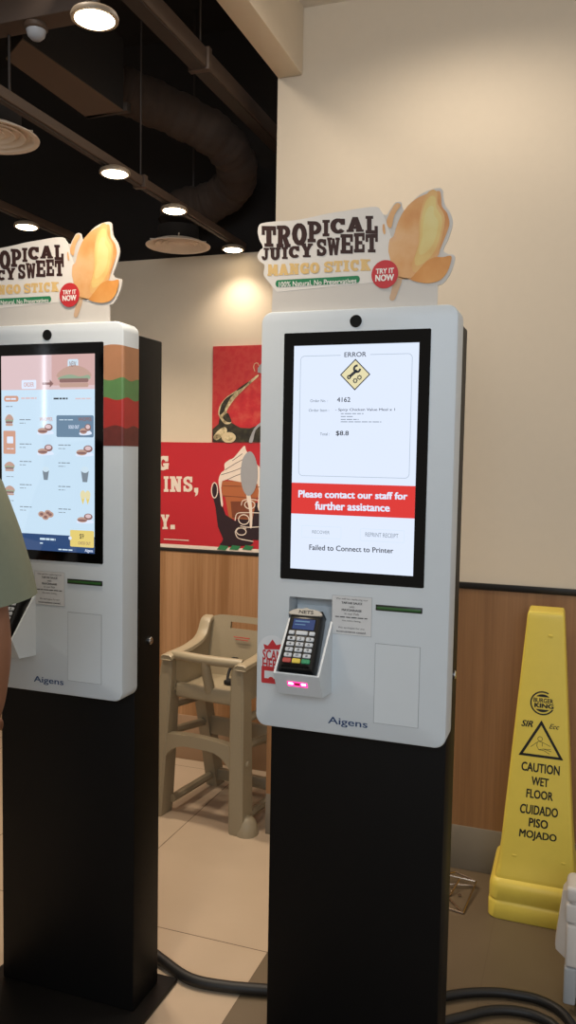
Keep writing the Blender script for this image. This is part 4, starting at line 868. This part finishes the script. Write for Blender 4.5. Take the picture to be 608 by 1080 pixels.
def diffuser(x, y, z, label):
    T = thing('air_diffuser', (x, y, z), label, 'air vent', 'round air diffusers')
    MB().lathe([(.112, .016), (.124, .002), (.138, 0), (.139, .003), (.125, .010), (.10, .018), (.09, .024)], (0, 0, 0), 'diffuser_white', 40).build('rim', T)
    for r, z0 in ((.098, .004), (.070, .007), (.042, .010)):
        MB().lathe([(r-.030, .028), (r-.012, .010), (r, 0), (r+.002, .002), (r-.010, .014), (r-.026, .032)], (0, 0, z0), 'diffuser_white', 36).build('vane', T)
    m = MB(); m.lathe([(.0, .012), (.014, .012), (.016, .02), (0, .03)], (0, 0, .002), 'diffuser_white', 24)
    for k in range(4):
        a = k*PI/2+.5; m.tube([(0, 0, .03), (.12*math.cos(a), .12*math.sin(a), .026)], .003, 'diffuser_white', 6)
    m.build('hub', T)
    MB().lathe([(.088, .02), (.088, .08), (.0, .08)], (0, 0, 0), 'black_plenum', 32).build('neck', T)
    MB().tube([(.07, 0, .095), (.07, 0, 3.3-z)], .004, 'rod_dark', 6).build('hanger_rod', T)
diffuser(-1.677, 3.252, 2.33, 'pale round air diffuser above the back wall, between two downlights')
diffuser(-1.63, 1.99, 2.33, 'pale round air diffuser cut off by the left frame edge')
# flexible duct
path = catmull([(-1.66, 2.66, 2.76), (-1.606, 2.74, 2.75), (-1.491, 2.898, 2.72), (-1.387, 3.03, 2.67), (-1.365, 3.15, 2.61), (-1.43, 3.26, 2.56), (-1.56, 3.29, 2.51), (-1.665, 3.262, 2.49), (-1.677, 3.252, 2.43)], 14, False)
m = MB(); m.tube(path, [.082+.0022*math.sin(i*1.9)+.003*math.sin(i*.7) for i in range(len(path))], 'duct_cloth', 20)
tag(m.build('flexible_duct'), 'dark flexible air duct bending down to the round diffuser', 'air duct')
U = thing('air_conditioning_unit', (-1.62, 2.34, 2.62), 'brown sheet metal air conditioning unit under the black ceiling', 'air conditioner')
UM = Matrix(((1, 0, 0, 0), (0, 0, 1, 0), (0, 1, 0, 0), (0, 0, 0, 1)))
m = MB(); m.prism([(-.07, -.2), (.055, -.285), (.075, .237), (-.08, .257)], .004, .24, 'black_plenum', UM); m.build('casing', U)
MB().prism([(-.07, -.2), (.055, -.285), (.075, .237), (-.08, .257)], 0, .004, 'duct_metal', UM).build('bottom_plate', U)
MB().box(-.085, .09, .235, .262, .0, .03, 'rod_dark', .003).build('flange', U)
for x, y in ((-.05, -.15), (-.05, .2)): MB().tube([(x, y, .2), (x, y, .68)], .005, 'rod_dark', 6).build('hanger_rod', U)
N = thing('dome_detector', (-1.451, 1.965, 2.60), 'small clear dome fixed under the dark cross beam', 'detector')
MB().lathe([(0, 0), (.032, 0), (.032, -.012), (.028, -.016), (0, -.016)][::-1], (0, 0, 0), 'metal_paint', 24).build('mount', N)
MB().lathe([(0, -.042), (.014, -.039), (.023, -.03), (.027, -.016)], (0, 0, 0), 'poster_grey', 24).build('dome', N)

T = thing('tube_light', (-3.565, -1.5, 1.585), 'upright white tube light reflected as a thin line in the left kiosk screen', 'tube light')
MB().tube([(0, 0, .02), (0, 0, .60)], .009, 'tube_glow', 12).build('tube', T)
m = MB(); m.box(-.03, .03, -.05, -.025, -1.585, .64, 'steel_dark', .004); m.build('batten', T)
for z in (-.004, .598): MB().lathe([(.024, 0), (.024, .025), (0, .026)], (0, 0, z), 'lamp_trim', 16).build('end_cap', T)
# ------------------------------------------------------------------ the person at the left edge
def skin(verts, edges, radii, mat, name, parent=None, sub=2, root=0):
    me = bpy.data.meshes.new(name); me.from_pydata(verts, edges, [])
    o = bpy.data.objects.new(name, me); COL.objects.link(o)
    md = o.modifiers.new('s', 'SKIN'); md.use_smooth_shade = True; md.branch_smoothing = .6
    for i, r in enumerate(radii):
        sv = me.skin_vertices[0].data[i]; sv.radius = r if isinstance(r, tuple) else (r, r); sv.use_root = (i == root)
    s = o.modifiers.new('u', 'SUBSURF'); s.levels = sub; s.render_levels = sub
    dg = bpy.context.evaluated_depsgraph_get(); nm = bpy.data.meshes.new_from_object(o.evaluated_get(dg))
    bpy.data.objects.remove(o); bpy.data.meshes.remove(me)
    nm.name = name; nm.materials.clear(); nm.materials.append(MATS[mat])
    for p in nm.polygons: p.use_smooth = True; p.material_index = 0
    ob = bpy.data.objects.new(name, nm); COL.objects.link(ob)
    if parent: ob.parent = parent
    return ob
PX, PY = -1.285, 1.20
A = thing('person', (PX, PY, 0), 'person in a sage green T-shirt at the left edge, arm lowered beside the left kiosk', 'person')
V = [(0, 0, .92), (0, 0, 1.05), (0, 0, 1.20), (0, .0, 1.36), (0, .005, 1.45), (0, .02, 1.53), (0, .035, 1.60), (0, .03, 1.68)]
Ed = [(i, i+1) for i in range(7)]; Rd = [(.14, .11), (.13, .10), (.15, .11), (.14, .10), (.055, .055), (.05, .055), (.068, .085), (.07, .085)]
def chain(start, pts, rad):
    k = start
    for p, r in zip(pts, rad):
        V.append(p); Rd.append(r); Ed.append((k, len(V)-1)); k = len(V)-1
    return k
for s in (-1, 1):
    chain(0, [(s*.09, 0, .84), (s*.095, .005, .66), (s*.095, .01, .48), (s*.095, -.01, .30), (s*.095, -.005, .09), (s*.10, .05, .035), (s*.105, .13, .025)], [.085, .075, .055, .055, .038, .036, .03])
    if s == 1: arm = [(.15, 0, 1.40), (.195, .0, 1.385), (.235, .02, 1.26), (.258, .04, 1.13), (.243, .065, 1.06), (.195, .12, .95), (.165, .15, .89)]
    else: arm = [(-.15, 0, 1.40), (-.195, .0, 1.385), (-.23, .02, 1.26), (-.25, .04, 1.13), (-.24, .11, 1.08), (-.20, .22, 1.04), (-.18, .28, 1.03)]
    w = chain(3, arm, [.07, .06, .05, .043, .043, .034, .026])
    # hand: palm, four fingers of different length and a thumb
    wx, wy, wz = arm[-1]; d = (Vector(arm[-1])-Vector(arm[-2])).normalized(); side = d.cross(Vector((s*1, 0, .15))).normalized()
    out = side.cross(d).normalized()
    pal = Vector(arm[-1])+d*.05; V.append(tuple(pal)); Rd.append((.034, .016)); Ed.append((w, len(V)-1)); pi_ = len(V)-1
    for k, (off, ln) in enumerate(((-.03, .062), (-.010, .070), (.010, .066), (.029, .052))):
        b = pal+side*off+d*.035; c = b+d*ln*.5+out*(-s)*.008; e = c+d*ln*.45+out*(-s)*.018
        chain(pi_, [tuple(b), tuple(c), tuple(e)], [.0095, .0085, .0075])
    b = pal-side*.034-d*.012; chain(pi_, [tuple(b), tuple(b-side*.02+d*.03), tuple(b-side*.024+d*.055)], [.011, .0095, .008])
body = skin(V, Ed, Rd, 'skin', 'body', A)
# face features carried by the same figure's head, looking at the kiosk (+y)
m = MB(); m.tube([(0, .115, 1.645), (0, .134, 1.615), (0, .128, 1.600)], [.008, .014, .011], 'skin', 10); m.build('nose', body)
for s in (-1, 1):
    m = MB(); m.lathe([(0, -.011), (.008, -.008), (.011, 0), (.008, .008), (0, .011)], (s*.03, .104, 1.64), 'eye_white', 14); m.lathe([(0, -.006), (.005, 0), (0, .006)], (s*.03, .113, 1.64), 'hair_black', 10); m.build('eye', body)
    m = MB(); m.lathe([(0, -.03), (.012, -.02), (.014, 0), (.016, .018), (0, .03)], (s*.076, .02, 1.63), 'skin', 12); m.build('ear', body)
m = MB(); m.tube([(-.024, .108, 1.572), (0, .116, 1.570), (.024, .108, 1.572)], [.003, .006, .003], 'key_red', 8); m.build('mouth', body)
b = bmesh.new(); bmesh.ops.create_uvsphere(b, u_segments=24, v_segments=16, radius=1)
for v in b.verts:
    v.co = Vector((v.co.x*.086, v.co.y*.106+.018, v.co.z*.098+1.685))
    if v.co.y > .06 and v.co.z < 1.70: v.co.y = .06
    if v.co.z < 1.64: v.co.z = 1.64 - (1.64-v.co.z)*.5
MB().bm(b, 'hair_black').build('hair', A)
# T-shirt: torso and open sleeves
def ring3(c, ax, rx, ry, n=20):
    c = Vector(c); ax = Vector(ax).normalized(); u = ax.cross(Vector((0, 1, 0))).normalized(); w = ax.cross(u)
    return [tuple(c+u*math.cos(2*PI*i/n)*rx+w*math.sin(2*PI*i/n)*ry) for i in range(n)]
m = MB()
m.loft([ring3((0, 0, z), (0, 0, 1), rx, ry, 28) for z, rx, ry in ((.86, .185, .145), (.95, .18, .14), (1.1, .175, .135), (1.25, .185, .14), (1.36, .185, .13), (1.42, .155, .105), (1.455, .09, .08), (1.47, .068, .07))], 'shirt_sage')
for s in (-1, 1):
    arm = [(s*.12, 0, 1.405, .075), (s*.178, 0, 1.400, .082), (s*.214, .01, 1.345, .092), (s*.236, .02, 1.27, .095), (s*.249, .03, 1.205, .097), (s*.255, .035, 1.160, .099)]
    pts = [Vector(a[:3]) for a in arm]; rings = []
    for i, p in enumerate(pts):
        ax = (pts[min(i+1, 5)]-pts[max(i-1, 0)]); rings.append(ring3(p, ax, arm[i][3], arm[i][3]*.92, 24))
    rings.append(ring3(pts[-1]+Vector((0, 0, .002)), pts[5]-pts[4], .094, .086, 24)); rings.append(ring3(pts[-2], pts[5]-pts[4], .088, .08, 24))
    m.loft(rings, 'shirt_sage', True, False)
m.build('t_shirt', A)
Vt = [(0, 0, .93), (0, 0, .86)]; 
m = MB(); m.loft([ring3((0, 0, z), (0, 0, 1), rx, ry, 24) for z, rx, ry in ((.78, .175, .125), (.86, .178, .13), (.95, .165, .125))], 'trousers_dark')
for s in (-1, 1):
    m.loft([ring3((s*x, y, z), (0, 0, 1), r, r*1.05, 20) for x, y, z, r in ((.088, 0, .86, .098), (.094, .005, .66, .088), (.096, .008, .48, .075), (.096, 0, .3, .07), (.096, 0, .07, .062))], 'trousers_dark')
m.build('trousers', A)
for s in (-1, 1):
    m = MB(); m.loft([[(x+s*.1, y+.045, z) for x, y in catmull([(-.042*k, -.12*k), (.042*k, -.12*k), (.05*k, .03), (.036*k, .13*k), (-.036*k, .13*k), (-.05*k, .03)], 4)] for z, k in ((0, 1), (.025, 1.02), (.055, .9), (.075, .6))], 'shoe_dark'); m.build('shoe', A)

# ------------------------------------------------------------------ light
def spot(loc, power, ang, blend, col, size=.04, aim=None):
    l = bpy.data.lights.new('spot_lamp', 'SPOT'); l.energy = power; l.spot_size = math.radians(ang); l.spot_blend = blend; l.color = col; l.shadow_soft_size = size
    o = bpy.data.objects.new('spot_lamp', l); COL.objects.link(o); o.location = loc
    if aim: o.rotation_euler = (Vector(aim)-Vector(loc)).to_track_quat('-Z', 'Y').to_euler()
    return o
WARM = (1, .84, .66)
for x, y, z, *_ in LIGHTS: spot((x, y, z-.012), LP*(.2 if y > 3 else .6 if y < 2 else 1), 125, .8, WARM)
spot((-.40, 2.28, 3.0), RP, 158, .6, (1, .89, .76), .05)
spot((1.3, 2.2, 3.0), RP*.8, 150, .6, (1, .89, .76), .05)
spot((-1.165, 1.30, 2.862), SP, 110, .6, (1, .88, .74), .02, (-.3, 2.87, 1.7))
def area(loc, aim, sx, sy, power, col):
    l = bpy.data.lights.new('panel_lamp', 'AREA'); l.shape = 'RECTANGLE'; l.size = sx; l.size_y = sy; l.energy = power; l.color = col
    o = bpy.data.objects.new('panel_lamp', l); COL.objects.link(o); o.location = loc
    o.rotation_euler = (Vector(aim)-Vector(loc)).to_track_quat('-Z', 'Y').to_euler()
area((.6, -2.2, 2.6), (-.5, 1.7, 1.3), 2.0, 1.2, AP, (.74, .87, 1))
w = bpy.data.worlds.new('World'); SC.world = w; w.use_nodes = True
w.node_tree.nodes['Background'].inputs[0].default_value = (1, .93, .85, 1); w.node_tree.nodes['Background'].inputs[1].default_value = WP

# ------------------------------------------------------------------ camera
cam = bpy.data.cameras.new('camera'); co = bpy.data.objects.new('camera', cam); COL.objects.link(co); SC.camera = co
yaw, pit, rol = math.radians(19.53), math.radians(3.884), math.radians(.9945)
F_v = Vector((-math.sin(yaw)*math.cos(pit), math.cos(yaw)*math.cos(pit), -math.sin(pit)))
R0 = Vector((math.cos(yaw), math.sin(yaw), 0)); U0 = R0.cross(F_v)
Rv = R0*math.cos(rol)+U0*math.sin(rol); Uv = -R0*math.sin(rol)+U0*math.cos(rol)
M = Matrix((Rv, Uv, -F_v)).transposed().to_4x4(); M.translation = Vector((0, 0, 1.4385)); co.matrix_world = M
cam.sensor_fit = 'VERTICAL'; cam.sensor_height = 36; cam.lens = 36*870.92/1080
cam.clip_start = .02
SC.view_settings.view_transform = 'Standard'; SC.view_settings.look = 'None'; SC.view_settings.gamma = 1; SC.view_settings.use_curve_mapping = False
SC.view_settings.exposure = EXPO
